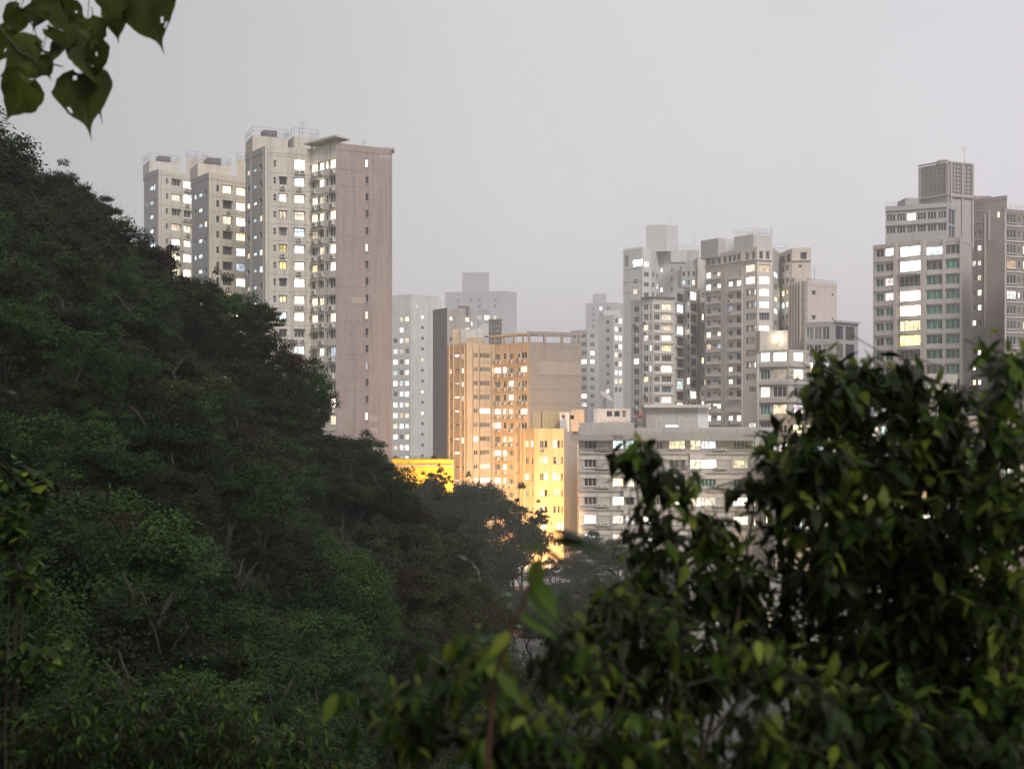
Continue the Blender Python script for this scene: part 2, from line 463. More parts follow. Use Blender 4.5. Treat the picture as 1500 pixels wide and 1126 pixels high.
        for k in range(len(ring)):
            a, b = ring[k], ring[(k+1) % len(ring)]
            pb.obox(a, b, 0.28, zr, s.z1 + 0.06, s.fm.get(k, 0) if k < len(s.fac) else 0, -0.05)
        pb.build('parapet', s.mats, s.root)
        return s.root
    def block(s, px0, px1, y0, y1, D, depth=5.0, name='roof_block', mat=None, rail=False, louv=None, skew=0.0):
        """rooftop room; returns its object"""
        a, b = plan(px0, D), plan(px1, D + skew)
        d = (b-a).normalized(); nb = Vector((-d.y, d.x))
        z1, z0 = zat(y0, D), min(zat(y1, D), s.z1 - 0.2) if y1 else s.z1 - 0.95
        mb = MB(); mb.prism([a, b, b+nb*depth, a+nb*depth], z0, z1)
        o = mb.build(name, mat or s.mat, s.root)
        if rail: s.railing([a, b, b+nb*depth, a+nb*depth], z1, rail if rail is not True else 1.3)
        if louv:
            la, lb = plan(louv[0], D+depth*0.4), plan(louv[1], D+depth*0.4 + skew*0.3)
            mb = MB(); mb.prism([la, lb, lb+nb*2.4, la+nb*2.4], z1-0.05, z1 + louv[2])
            mb.build('water_tank', M_LOUV, s.root)
            for k in range(5):
                q = MB(); w = (lb-la)*(k/5.0+0.04)
                q.obox(la+w, la+w+(lb-la)*0.12, -0.08, z1+0.15, z1+louv[2]-0.15); q.build('louvre', M_DARKST, s.root)
        return o
    def railing(s, ring, z, h=1.2, mat=None, step=1.3):
        mb = MB(); n = len(ring)
        for k in range(n):
            a, b = ring[k], ring[(k+1) % n]
            L = (b-a).length; m = max(1, int(L/step))
            for q in range(m):
                p = a + (b-a)*(q/m); mb.tube([(p.x, p.y, z), (p.x, p.y, z+h)], 0.03, 4)
            for hh in (h, h*0.5): mb.tube([(a.x, a.y, z+hh), (b.x, b.y, z+hh)], 0.03, 4)
        return mb.build('railing', mat or M_STEEL, s.root)
    def mast(s, px, y0, y1, D, r=0.05):
        p = plan(px, D); z1, z0 = zat(y0, D), zat(y1, D)
        mb = MB(); mb.tube([(p.x, p.y, z0), (p.x, p.y, z1)], [r*1.4, r*0.6], 5)
        for k in range(random.randint(1, 3)):
            z = z0 + (z1-z0)*random.uniform(.55, .95); a = random.uniform(0, 3)
            mb.tube([(p.x-.5*math.cos(a), p.y-.5*math.sin(a), z), (p.x+.5*math.cos(a), p.y+.5*math.sin(a), z)], r*0.5, 4)
        return mb.build('antenna', M_STEEL, s.root)

def rnd(n, weights='..........---KKBwwhcll', seed=None):
    r = random.Random(seed) if seed is not None else random
    return ''.join(r.choice(weights) for _ in range(n))
# ------------------------------------------------------------------ the estate towers on the left
def canopy(bd, p0, p1, z, over=1.2, th=0.35, tilt=0.0):
    """thin roof slab along the plan line p0-p1"""
    mb = MB(); d = (p1-p0).normalized(); n = Vector((d.y, -d.x))
    a, b = p0 + n*over, p1 + n*over
    c, e = p1 - n*2.2, p0 - n*2.2
    mb.prism([a, b, c, e], z, z+th); mb.build('roof_canopy', bd.mat, bd.root)
    q = MB()
    for k in range(4):
        p = p0 + (p1-p0)*((k+0.3)/4) - n*0.3
        q.box(p.x-.15, p.x+.15, p.y-.15, p.y+.15, bd.z1-0.5, z)
    q.build('canopy_post', bd.mat, bd.root)

CREAM = (0.54, 0.50, 0.44)
b1 = Building('apartment_tower', 'tall cream estate tower with a wide pink-brown end wall and roof canopies', [(359.5, 193.4), (388.5, 187), (455, 189.5), (493, 185), (574, 189.4)], 214, 1, 17, CREAM, 0.38)
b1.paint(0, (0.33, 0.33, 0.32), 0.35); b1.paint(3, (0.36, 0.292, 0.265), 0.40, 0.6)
b1.grid(0, 249, 24.6, 11, [(364, 4, 8, 'l.w..o.w.c.w', dict(nv=1)), (373.5, 4.5, 5, 's', dict(nv=1)), (382, 4, 9, '...w..c..w..', dict(nv=1))])
b1.grid(1, 241, 24.7, 14, [
    (402.5, 4.2, 9.5, '-..-..-.B-BBp-', dict(nv=1, tr=.55)), (414.5, 10.5, 11, ' -hwKyy-wc-.cw', dict(nv=2, ac=.25, hood=.4, dk=True)),
    (438.5, 15, 12, 'XCWwcpWWWh.Ch.', dict(nv=3, tr=.65, ac=.35, hood=.5))], rev=0.3)
b1.grid(2, 243, 24.8, 16, [(461, 8.5, 11, 'w-hw-.-.ww.-.-ww', dict(nv=2, ac=.8, hood=.5)), (471.5, 7, 11, 'w-ww.-.-w-.w-.-w', dict(nv=2, ac=.8, hood=.5)),
    (479, 3, 11, '-..-.-..', dict(nv=1)), (487.5, 8, 13, '-.-w.Ch-.w-c.-Ww', dict(nv=2, ac=.7, hood=.5))])
b1.grid(3, 239, 24.7, 17, [(537.5, 4.4, 10.5, 'h-.-.h-.-w..p-.h.', dict(nv=1, tr=.5, sill=.12, dk=True))], rev=0.18)
for px in (427.5, 431, 394): b1.pipe(1, px, r=.08)
for px in (466, 475.5, 482.5): b1.pipe(2, px, r=.07)
b1.pipe(0, 368, r=.06); b1.pipe(0, 386, r=.06)
for k, py in enumerate((249, 273, 346, 420, 444, 470, 518, 527, 552, 572)): b1.band(3, py, 0.07, 0.035, px1=(530 if k % 2 else 536))
for k in range(18): b1.band(1, 229+24.7*k, 0.10, 0.05)
for k in range(16): b1.band(2, 258+24.8*k, 0.12, 0.14, name='ledge')
PATCH = wall_mat((0.42, 0.345, 0.315), .15)
for (y_, h_, xa, xb) in ((613, .95, 541, 553), (629, .8, 541, 553), (225, 1.6, 556, 573), (440, 1.1, 515, 536)): b1.band(3, y_, h_, .012, xa, xb, mat=PATCH, name='patched_panel')
b1.rib(1, 389.6, .35, .06); b1.rib(3, 494.2, .32, .07); b1.rib(3, 573, .3, .05)
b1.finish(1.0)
b1.block(370, 422, 198, 216, 192, 6, rail=1.5, louv=(386, 406, 1.5), skew=2.5)
b1.block(431, 467, 199, 221, 193, 6, rail=1.4, skew=2)
b1.mast(443.5, 176, 199, 195); b1.mast(439, 186, 199, 194); b1.mast(533, 205, 217, 191)
f = b1.fac[2]; canopy(b1, f.pt(-0.6, 0).xy, f.pt(f.L+0.9, 0).xy, b1.z1+0.75, 1.0, .3)
f = b1.fac[3]; canopy(b1, f.pt(f.L*.60, 0).xy + Vector((0, 4)), f.pt(f.L+0.15, 0).xy + Vector((0, 2.5)), b1.z1+0.45, 1.0, .3)

b2 = Building('apartment_tower', 'cream estate tower half behind the hill, between its two sister towers', [(281, 210.8), (306, 205), (362, 210)], 253, 1, 17, (0.58, 0.53, 0.44), 0.36)
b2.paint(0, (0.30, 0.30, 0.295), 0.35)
b2.grid(0, 286, 22.4, 9, [(293.5, 5, 5.5, 's', dict(nv=1)), (286, 3, 7, 'c. .c.o.', dict(nv=1)), (301, 3.6, 8, '. .', dict(nv=1))])
b2.grid(1, 278, 22.4, 9, [(319, 4, 9.5, '-.----.-', dict(nv=1, tr=.5, dk=True)), (333, 13, 11.5, 'w-w-B--w', dict(nv=2, ac=.2, hood=.4, dk=True)), (353, 13, 11.5, 'wWWw-ch-W', dict(nv=3, ac=.3, hood=.4))], rev=.3)
for px in (311, 324.5, 341.5, 345): b2.pipe(1, px, r=.07)
for k in range(9): b2.band(1, 267+22.4*k, 0.10, 0.05)
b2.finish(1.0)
b2.block(289.5, 338, 239, 256, 212, 6, rail=1.5, louv=(304, 324, 1.6), skew=3); b2.block(346, 372, 234, 262, 216, 5, rail=1.3)
b3 = Building('apartment_tower', 'pale estate tower beyond the hill crest, last of the three sister towers', [(211, 229.9), (232, 225), (285, 231)], 248, 1, 17, (0.57, 0.54, 0.48), 0.36)
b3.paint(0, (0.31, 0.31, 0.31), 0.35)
b3.grid(0, 276, 21, 6, [(222, 4.5, 5.5, 's', dict(nv=1)), (226, 2.5, 8, 'c. .c', dict(nv=1)), (215, 2.5, 6, ' l .', dict(nv=1))])
b3.grid(1, 268, 21.8, 7, [(245, 3.6, 8, '-.-.B.', dict(nv=1)), (257.5, 13, 9.5, '-h-wCw.', dict(nv=3, hood=.4)), (274.5, 10.5, 10, 'hZ-whXW', dict(nv=2, ac=.3, hood=.4))], rev=.3)
for px in (236, 251, 266): b3.pipe(1, px, r=.07)
for k in range(7): b3.band(1, 259+21.8*k, 0.10, 0.05)
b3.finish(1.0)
b3.block(218.5, 263, 235, 252, 231, 6, rail=1.5, louv=(232, 250, 1.5), skew=3); b3.block(273, 297, 232, 252, 236, 5, rail=1.3)

# ------------------------------------------------------------------ yellow podium and hazy slabs behind
yb = Building('podium', 'low bright yellow podium wall glowing beside the pink-brown tower', [(560, 214), (664, 212)], 673, 0, 8, (0.66, 0.44, 0.03), 0.2)
yb.grid(0, 688, 40, 1, [])
yb.band(0, 681.5, .25, .3, mat=M_CONC, name='ledge')
yb.finish(0.9)
f = yb.fac[0]; yb.railing([f.pt(0, 0, -.3).xy, f.pt(f.L, 0, -.3).xy], yb.z1, .6, M_DARKST, 1.0)

b5 = Building('apartment_slab', 'pale hazy slab with rows of cool white windows beside the pink-brown end wall', [(556, 385), (602, 379), (642, 386)], 431, 1, 14, (0.58, 0.58, 0.56), 0.2)
rowsC = ['  ', '  ']
b5.grid(0, 468, 15.6, 14, [(579, 6, 7, '  -.-cc-cw.cw.c', dict(nv=2)), (588, 5, 7, 'wh.w--cccwC-hcw', dict(nv=2)), (596, 5.5, 7, 'w w-wccChwc.wch', dict(nv=2))])
b5.grid(1, 449, 15.6, 15, [(619, 4, 4.5, ' w......w.w.-.-', dict(nv=1)), (611, 1.8, 5, 'h    ', dict(nv=1, once=1))])
for px in (605, 613, 628, 631): b5.rib(1, px, .4, .18)
for k in range(15): b5.band(0, 461+15.6*k, .10, .05)
b5.finish(.8)
b5b = Building('office_slab', 'dark grey blank-sided slab in the haze with antennas on its roof', [(634, 291), (655, 285), (690, 289)], 451, 1, 14, (0.20, 0.19, 0.185), 0.2)
b5b.paint(1, (0.42, 0.39, 0.36), .3)
b5b.grid(1, 467, 15.4, 6, [(661, 4, 5, 'h -.-.', dict(nv=1)), (676, 8, 7, '  W-h.', dict(nv=3)), (685, 6, 7, 'w.W.-.', dict(nv=2))])
b5b.rib(1, 668, .3, .2); b5b.finish(.8)
b5b.block(671, 687, 448, 460, 288, 5)
b5b.mast(645, 438, 455, 293); b5b.mast(694, 455, 475, 284)
b7 = Building('rooftop_house', 'small dark louvred plant house on the roofs behind the orange-lit block', [(716, 262), (735, 261)], 468, 0, 8, (0.20, 0.19, 0.18), .3)
b7.grid(0, 476, 7.2, 4, [(722, 4.4, 4.6, '..-.', dict(nv=2)), (729.5, 6, 4.6, '.-..', dict(nv=3))]); b7.finish(.5)
b7.block(706, 716, 474, 492, 262, 4, mat=b5.mat); b7.mast(708, 452, 480, 263); b7.mast(700, 460, 482, 263)

gh = Building('hazy_tower', 'wide tower nearly lost in the mist above the dark grey slab', [(652, 1710), (738, 1690), (757, 1712)], 426, 1, 40, (0.36, 0.36, 0.36), .2)
gh.grid(0, 440, 8.5, 8, [(702, 5, 5, '-...-.', dict(nv=1)), (713, 7, 6, '  -W. -', dict(nv=2)), (690, 4, 5, '. -.h.', dict(nv=1)), (725, 4, 5, '-. -.w-', dict(nv=1)), (671, 4, 5, '..-', dict(nv=1))], rev=.5)
for px in (660, 682, 697, 707, 732): gh.rib(0, px, 1.2, .8)
for k in range(7): gh.band(1, 434+9*k, .5, .3)
gh.finish(1.5); gh.block(677, 716, 399, 430, 1705, 25)
gh2 = Building('hazy_tower', 'faint narrow tower in the mist behind the satellite dish', [(858, 1300), (900, 1290), (914, 1305)], 443, 1, 30, (0.36, 0.36, 0.36), .2)
gh2.grid(0, 452, 8.5, 7, [(869, 4, 5, '.-.', dict(nv=1)), (880, 4, 5, '-..C', dict(nv=1)), (891, 5, 5, '..h-', dict(nv=1))], rev=.5); gh2.finish(1.5); gh2.block(870, 888, 430, 446, 1300, 15)

# ------------------------------------------------------------------ orange-lit block in the middle
b8 = Building('apartment_block', 'ochre block washed orange by street lamps, with blank grey end wall and roof frame', [(655, 232), (684, 226), (724, 229.5), (775, 222), (852, 226.5)], 501, 3, 15, (0.55, 0.43, 0.29), 0.42)
b8.paint(3, (0.31, 0.275, 0.24), .16); b8.paint(1, (0.46, 0.38, 0.28), .5)
b8.grid(0, 523, 20.3, 10, [(660, 3.2, 8, '.-.-', dict(nv=1, tr=.5)), (669.3, 6.5, 3, 'C-hhh-h', dict(nv=1, dy=-2)), (677.5, 3.2, 8, '-w.-.', dict(nv=1, tr=.5))])
b8.grid(1, 520.5, 20.3, 11, [(697.5, 6.5, 7.5, '-K---K-.-w', dict(nv=2)), (711, 15, 7.5, '--.-C-.-wh', dict(nv=5))], rev=.3)
b8.grid(2, 521, 20.4, 12, [(728.7, 10, 8.5, '-W-B C-h-Ww-'.replace(' ', 'C'), dict(nv=3, ac=.9)), (739, 4.6, 9, '-h.-c.whwh.c', dict(nv=1, tr=.6, ac=.75)), (748.5, 7, 8.5, '-G--h-w-K.-w', dict(nv=3, ac=.9)),
    (760.2, 2.6, 5, '----', dict(nv=1, ac=.8)), (767.5, 8.5, 9, '-wK-h-K-w-h-', dict(nv=2, ac=.8))])
for px in (658, 664.5, 674, 680.5): b8.rib(0, px, .28, .16)
for px in (692.5, 702.5, 720): b8.pipe(1, px, r=.07, mat=M_PIPED)
for px in (734, 743.5, 756.5, 762.8): b8.pipe(2, px, r=.07)
for k in range(11): b8.band(2, 532+20.4*k, .14, .22, px1=753, name='ledge')
for k in range(11): b8.band(1, 531+20.3*k, .10, .07)
for py in (528.5, 549.5, 570.5, 591): b8.band(3, py, .09, .05)
b8.rib(3, 798, .12, .05, 502, 528); b8.rib(3, 824, .12, .05, 502, 528)
b8.rib(3, 776.2, .45, .10); b8.band(3, 539, 2.7, .02, px0=791, px1=851, mat=wall_mat((0.36, 0.325, 0.285), .1), name='patched_panel')
b8.finish(.9)
fr = MB(); f = b8.fac[3]; zt = zat(489, 222)                       # open concrete frame round the roof terrace
for px in (776, 798.5, 824, 849.5):
    u = f.u(px); p = f.pt(u, 0, -.25)
    q = MB(); q.box(-.22, .22, -.2, .2, b8.z1+.06, zt, 0, Matrix.Translation(Vector((p.x, p.y, 0))) @ Matrix.Rotation(f.ang, 4, 'Z')); q.build('frame_post', b8.mats[b8.fm[3]], b8.root)
q = MB(); q.obox(f.pt(-.2, 0, 0.02).xy, f.pt(f.L+.2, 0, .02).xy, .5, zt, zt+.55); q.build('frame_beam', b8.mats[b8.fm[3]], b8.root)
q = MB(); q.obox(f.pt(-.2, 0, -5).xy, f.pt(f.L+.2, 0, -5).xy, .5, zt, zt+.55); q.build('frame_beam', b8.mats[b8.fm[3]], b8.root)
f = b8.fac[2]; canopy(b8, f.pt(-1, 0).xy, f.pt(f.L-.1, 0).xy, zt-.1, .7, .3)
b8.block(663, 674, 482, 500, 231, 4); b8.block(683.5, 709, 494, 506, 232, 6); b8.block(671, 709, 482, 496, 236, 5, mat=b5.mat)

# ------------------------------------------------------------------ yellow-lit lower block and its roof huts
b9 = Building('apartment_block', 'low block lit golden yellow with a grey side wall, in front of the ochre block', [(759, 193.5), (784, 190.5), (826, 190), (849.5, 197)], 628, 2, 12, (0.62, 0.47, 0.26), .25)
b9.paint(2, (0.47, 0.44, 0.41), .2)  # side greyer than the golden front: lamp wash put into the wall colours
b9.grid(0, 650, 24, 7, [(771.5, 5, 10, 'w.h.-.-', dict(nv=2)), (779.5, 4.5, 10, 'h-.-.-.', dict(nv=2))], rev=.3)
b9.grid(1, 650, 24, 7, [(793.5, 6, 10.5, '-w.-.-.', dict(nv=2, ac=.2)), (799.5, 5, 10.5, '-hC-.-.', dict(nv=1)), (812.5, 5, 11, 'C-C.-.-', dict(nv=1, tr=.6)), (818.3, 3.4, 11, '.wh-.--', dict(nv=1)), (823.3, 2.4, 11, '-.-.-.-', dict(nv=1))], rev=.3)
for px in (763, 767.5, 783.6): b9.rib(0, px, .3, .22)
for px in (788.5, 804, 809): b9.rib(1, px, .35, .25)
b9.pipe(2, 846, r=.08); b9.pipe(2, 848, r=.08)
for py in (658, 700): b9.band(2, py, .06, .03)
b9.finish(.8)
b9.block(780, 792, 604, 630, 193, 5); b9.block(794, 820, 602, 630, 194, 5)
hut = Building('roof_hut', 'small white hut with a square window on the golden block roof', [(820, 191.2), (834, 191.5)], 604, 0, 4, (0.60, 0.60, 0.60), .25, zbase=zat(632, 191))
hut.grid(0, 610, 30, 1, [(825.5, 6, 6.5, 'B', dict(nv=1))]); hut.finish(.2)
hut2 = Building('roof_hut', 'orange-lit roof hut with one dark window next to the white hut', [(835, 193), (856, 194)], 600.5, 0, 4, (0.58, 0.47, 0.34), .25, zbase=zat(632, 191))
hut2.grid(0, 611, 30, 1, [(838.5, 6, 6, '-', dict(nv=1, dk=True))]); hut2.finish(.2)
hut3 = Building('roof_hut', 'pale roof hut with two square windows beneath the satellite dish', [(870, 205), (924, 206)], 599, 0, 5, (0.55, 0.55, 0.54), .3, zbase=0.0)
hut3.grid(0, 606, 30, 1, [(893, 9, 9, 'B', dict(nv=1)), (904, 9, 9, 'B', dict(nv=1)), (914.5, 6, 11, 'K', dict(nv=1))]); hut3.finish(.2)
hut3.railing([plan(838, 204), plan(868, 204), plan(868, 210), plan(838, 210)], zat(600, 204), 1.1)
d = thing('satellite_dish', 'large satellite dish on a roof in front of the hazy towers', 'satellite dish', ray(886, 588, 212))
mb = MB(); C = ray(886, 582, 212); ax = Vector((.55, -.35, .75)).normalized(); q = ax.to_track_quat('Z', 'Y').to_matrix()
prev = None
for r in range(1, 6):
    R = 1.45*r/5; ring = [C + q @ Vector((R*math.cos(a*math.pi/9), R*math.sin(a*math.pi/9), .42*(r/5)**2)) for a in range(18)]
    for k in range(18):
        j = (k+1) % 18
        if prev: mb.quad(prev[k], prev[j], ring[j], ring[k])
        else: mb.poly([C, ring[k], ring[j]])
    prev = ring
mb.build('dish', plain('dish_paint', (.42, .40, .38), .5), d)
mb = MB(); mb.tube([ray(886, 600, 212.6), C], .12, 6); mb.tube([C, C + ax*1.3], .04, 5); mb.tube([ray(881, 600, 212.6), C], .07, 6); mb.build('dish_stand', M_STEEL, d)

# ------------------------------------------------------------------ grey five-storey building behind the shrubs
b10 = Building('apartment_block', 'grey flat-roofed block with long cornice and air-conditioner ledges behind the leafy shrub', [(848, 178.5), (1100, 176), (1133, 184)], 627, 1, 14, (0.40, 0.385, 0.36), .2)
b10.paint(1, (0.60, 0.60, 0.60), .15)
b10.grid(0, 651.5, 27.5, 6, [
    (864.5, 18, 12, '----Wh', dict(nv=3, sill=.15)), (905.5, 16, 12, 'ccw.hw', dict(nv=3)), (922.5, 13, 13, 'gpW-hw', dict(nv=2)), (949.5, 15, 11, '--..Wh', dict(nv=3)),
    (966, 10, 11, '-...h-', dict(nv=2)), (992, 24, 12, '-K--l.', dict(nv=3, sill=.15)), (1019, 16, 15, 'wWGwhh', dict(nv=2)), (1038, 22, 12, 'pXGwwh', dict(nv=4)), (1085, 22, 12, '--GWh-', dict(nv=4, tr=.3, sill=.15))], rev=.35)
b10.grid(1, 651.5, 27.5, 6, [(1106, 2.6, 12, '.-.w.-', dict(nv=1)), (1114, 3, 12, '.--h.-', dict(nv=1)), (1124, 3.2, 12, '-..-h.', dict(nv=1)), (1129.5, 2.4, 12, '.-', dict(nv=1))], rev=.2)
LEDGE = wall_mat((0.52, 0.50, 0.47), .2)
for r in range(5):
    py = 666.5 + 27.5*r
    b10.band(0, py+2.2, .95, .10, mat=LEDGE, name='spandrel'); b10.band(0, py-3.2, .28, .35, name='ledge')
    b10.band(0, py+2, .8, .55, 1010, 1031, mat=LEDGE, name='balcony'); b10.band(0, py+2, .8, .55, 913, 931, mat=LEDGE, name='balcony')
    for pc in (883.5, 1056):
        f = b10.fac[0]; z = zat(656+27.5*r, 177.3)
        for du in (-.7, .35):
            if random.random() < .75: put_ac(b10.root, f.pt(f.u(pc)+du, z-.55, .003), f.ang, 1)
        b10.band(0, 658.5+27.5*r, .12, .65, pc-11, pc+9, mat=LEDGE, name='aircon_shelf')
for px in (876.5, 896, 1072, 1098): b10.rib(0, px, .3, .16, 646)
f = b10.fac[0]
mb = MB(); mb.obox(f.pt(-1.3, 0, 1.3).xy, f.pt(f.L+.6, 0, 1.3).xy, 1.8, zat(645, 176), zat(636.5, 176)); mb.build('cornice', wall_mat((.33, .31, .29), .25), b10.root)
b10.finish(.8)
mb = MB(); mb.obox(f.pt(.05, 0, .35).xy, f.pt(f.L*.325, 0, .35).xy, .3, zat(636.5, 176)+.01, zat(619, 176)); mb.build('parapet_wall', b10.mat, b10.root)
b10.block(947, 1022, 597, 627, 181, 6, mat=wall_mat((.42, .41, .38), .15)); b10.block(1022.2, 1038, 597, 627, 181, 5.5, mat=wall_mat((.66, .66, .66), .1))
p0, p1 = plan(943.5, 180), plan(1041, 180)
mb = MB(); mb.prism([p0, p1, p1+Vector((0, 8)), p0+Vector((0, 8))], zat(597, 181)+.01, zat(592.5, 181)); mb.build('roof_slab', LEDGE, b10.root)
mb = MB(); mb.tube([ray(962, 628, 179.5), ray(962, 611, 179.5), ray(966, 609, 179.5), ray(968, 613, 179.5)], .07, 6); mb.build('vent_pipe', M_FR_W, b10.root)
mb = MB(); mb.tube([ray(995, 628, 179.5), ray(995, 611, 179.5), ray(999, 609, 179.5), ray(1001, 613, 179.5)], .07, 6); mb.build('vent_pipe', M_FR_W, b10.root)
b10.railing([plan(880, 181), plan(944, 181), plan(944, 184), plan(880, 184)], b10.z1, 1.0, M_DARKST)
tube = thing('tube_light', 'bright white tube light at the foot of the grey roof house', 'light', ray(984, 624, 180.6))
mb = MB(); mb.tube([ray(975, 624, 180.6), ray(993, 624, 180.6)], .09, 8)
tm, tn, tl, tb = new_mat('tube_glow'); tb.inputs['Emission Color'].default_value = (.9, 1, .97, 1); tb.inputs['Emission Strength'].default_value = 5
mb.build('tube', tm, tube)
q = MB(); q.box(tube.location.x-1.0, tube.location.x+1.0, 180.68, 180.9, tube.location.z-.06, tube.location.z+.16); q.build('fitting', M_FR_W, tube)
aw = thing('awning', 'small red sloping awning beside the grey roof house', 'awning', ray(942, 607, 190))
mb = MB(); a0, a1, a2, a3 = ray(932, 612, 189), ray(947, 612, 189), ray(947, 600, 192), ray(939, 600, 192)
mb.quad(a0, a1, a2, a3); mb.quad(a0-Vector((0, 0, .08)), a3-Vector((0, 0, .08)), a2-Vector((0, 0, .08)), a1-Vector((0, 0, .08))); mb.build('awning_sheet', plain('red_sheet', (.32, .09, .06)), aw)
q = MB()
for pp in (a0, a1, a2): q.tube([pp, (pp.x, pp.y, zat(627, 189))], .05, 5)
q.build('awning_post', M_DARKST, aw)

# ------------------------------------------------------------------ hazy group in the middle distance
b11 = Building('apartment_tower', 'hazy grey tower with dark square windows behind the roof frame', [(836, 520), (860, 515), (877, 522)], 483, 1, 14, (0.48, 0.47, 0.46), .2)
b11.grid(0, 492, 12.6, 9, [(841, 5.5, 6, '--.w.--w-', dict(nv=2)), (855, 8, 6.5, '-.-h-.-W-', dict(nv=3))]); b11.grid(1, 492, 12.6, 9, [(868, 6, 6, '-.-w.-', dict(nv=2))])
b11.finish(.8); b11.mast(862, 472, 486, 518)
b11b = Building('apartment_tower', 'misty tower stepping up behind the satellite dish with floodlit roof edge', [(876, 548), (899, 541), (914, 548)], 461, 1, 14, (0.58, 0.56, 0.54), .2)
b11b.grid(0, 472, 12.6, 9, [(890, 5, 6, '-.-.-K', dict(nv=2))]); b11b.grid(1, 470, 12.6, 9, [(903, 4.5, 7, '-hw.w.ch', dict(nv=2)), (909, 4.5, 7, 'h-Ww.wcw-', dict(nv=2))])
b11b.finish(.8); b11b.block(884, 908, 455, 463, 546, 5)

b12 = Building('apartment_tower', 'pale tower with a floodlit open roof terrace fading into the mist', [(913, 448), (941, 441), (953, 443), (966, 454), (1024, 446)], 363, 1, 16, (0.58, 0.57, 0.56), .18)
b12.paint(1, (.56, .56, .57), .15)
b12.grid(0, 387, 15.2, 9, [(934, 13, 9, 'Z', dict(nv=3, once=1, dy=-1)), (930.5, 6, 6.5, '  -w-.-.-', dict(nv=2, dy=-5)), (917.5, 6, 17, 'K', dict(nv=1, once=1, dy=-6))])
b12.grid(1, 387, 14.9, 8, [(947, 7, 7, 'w--.-.-.', dict(nv=2))]); b12.grid(2, 403, 15, 6, [(957, 3.4, 7.5, '-.-.', dict(nv=1)), (963, 2.6, 7.5, '.h-.w', dict(nv=1))])
b12.grid(3, 394, 14.5, 4, [(969, 3, 6, 'h .-', dict(nv=1)), (984, 2.6, 7, '--.-', dict(nv=1)), (998, 4, 7, '-.-.', dict(nv=1)), (1010, 5, 7, '.G-.', dict(nv=2))])
for px in (923.5, 936): b12.rib(0, px, .2, .1, 395)
for py in (363.5, 393, 412, 427): b12.band(0, py, .25, .15)
b12.finish(.8)
b12.block(946.5, 976, 330, 364, 450, 8, mat=wall_mat((.50, .49, .48), .12), skew=-1.5); b12.block(976.2, 993, 330, 366, 448.4, 8, mat=wall_mat((.55, .55, .56), .12))
b12.block(983, 1006, 366, 384, 440, 5, mat=wall_mat((.52, .52, .52), .15)); b12.mast(1017, 332, 366, 446); b12.mast(982.5, 315, 331, 452)
b12.railing([plan(993, 444), plan(1012, 444), plan(1012, 450), plan(993, 450)], b12.z1, 1.6)

b13 = Building('apartment_tower', 'bay-windowed pale tower with dark roof edge below the floodlit terrace', [(924, 304.5), (942, 300), (956, 298), (988, 299.5)], 437, 2, 12, (0.62, 0.59, 0.56), .2)
b13.grid(0, 453, 15.2, 11, [(932, 7.5, 8.5, '-.--.-.-', dict(nv=2, ac=.25))]); b13.grid(1, 449.5, 15.1, 11, [(946, 6.5, 8.5, '--w-G.-w-', dict(nv=2, ac=.3)), (952.8, 2, 8, '-.', dict(nv=1))])
b13.grid(2, 449.5, 15.1, 11, [(962.3, 8, 8, '-.--.-.-.', dict(nv=3)), (976.5, 14, 8.5, 'ww.hw-.-B', dict(nv=4, hood=.3))])
for k in range(11): b13.band(2, 457+15.1*k, .35, .25, 958, 987, name='ledge')
b13.rib(2, 957, .3, .2); b13.rib(2, 987, .3, .2)
b13.finish(.7)
mb = MB(); f = b13.fac[2]; mb.obox(f.pt(-.3, 0, .5).xy, f.pt(f.L+.1, 0, .5).xy, .9, b13.z1+.07, b13.z1+.5); mb.build('roof_edge', M_LOUV, b13.root)
mb = MB(); f = b13.fac[1]; mb.obox(f.pt(-.3, 0, .5).xy, f.pt(f.L-.4, 0, .5).xy, .9, b13.z1+.07, b13.z1+.5); mb.build('roof_edge', M_LOUV, b13.root)

b14 = Building('apartment_tower', 'narrow tower of zigzag bays and dark framed windows between two paler towers', [(988.5, 301), (1003, 306), (1012, 302), (1024, 306), (1035, 300)], 421, 0, 12, (0.58, 0.55, 0.52), .25)
b14.grid(0, 436, 16, 12, [(996.5, 9, 12, '-c.hB--', dict(nv=3, tr=.6, dk=True, ac=.3))]); b14.grid(1, 430, 16, 12, [(1008, 3.6, 9, '.-', dict(nv=1))])
b14.grid(2, 434, 16, 12, [(1016, 8.5, 12, 'h--..-.-B', dict(nv=3, tr=.6, dk=True, ac=.3))]); b14.grid(3, 432, 16, 12, [(1029, 3, 9, '.-w.', dict(nv=1, ac=.4)), (1032.6, 2.4, 9, '-.', dict(nv=1))])
for i in (0, 2):
    for k in range(12): b14.band(i, 445+16*k, .16, .3, name='ledge')
b14.pipe(1, 1005.5, r=.1); b14.pipe(3, 1026, r=.1)
b14.finish(.7)
b14.block(999, 1021, 392, 424, 309, 8); b14.block(1022, 1036, 376, 424, 306, 8)
up = Building('penthouse', 'dark railed penthouse storeys above the zigzag-bay tower', [(998.5, 308.2), (1021, 307.3)], 390.5, 0, 1, (.44, .42, .40), .3, zbase=zat(421, 308))
up.grid(0, 401, 13, 2, [(1001.5, 4, 7, '-.', dict(nv=1)), (1008.5, 4, 8, '-G', dict(nv=1)), (1016, 4, 7, '.-', dict(nv=1))])
up.finish(.4); up.railing([plan(999, 308), plan(1021, 307.4)], up.z1, 1.4, M_DARKST, .5)

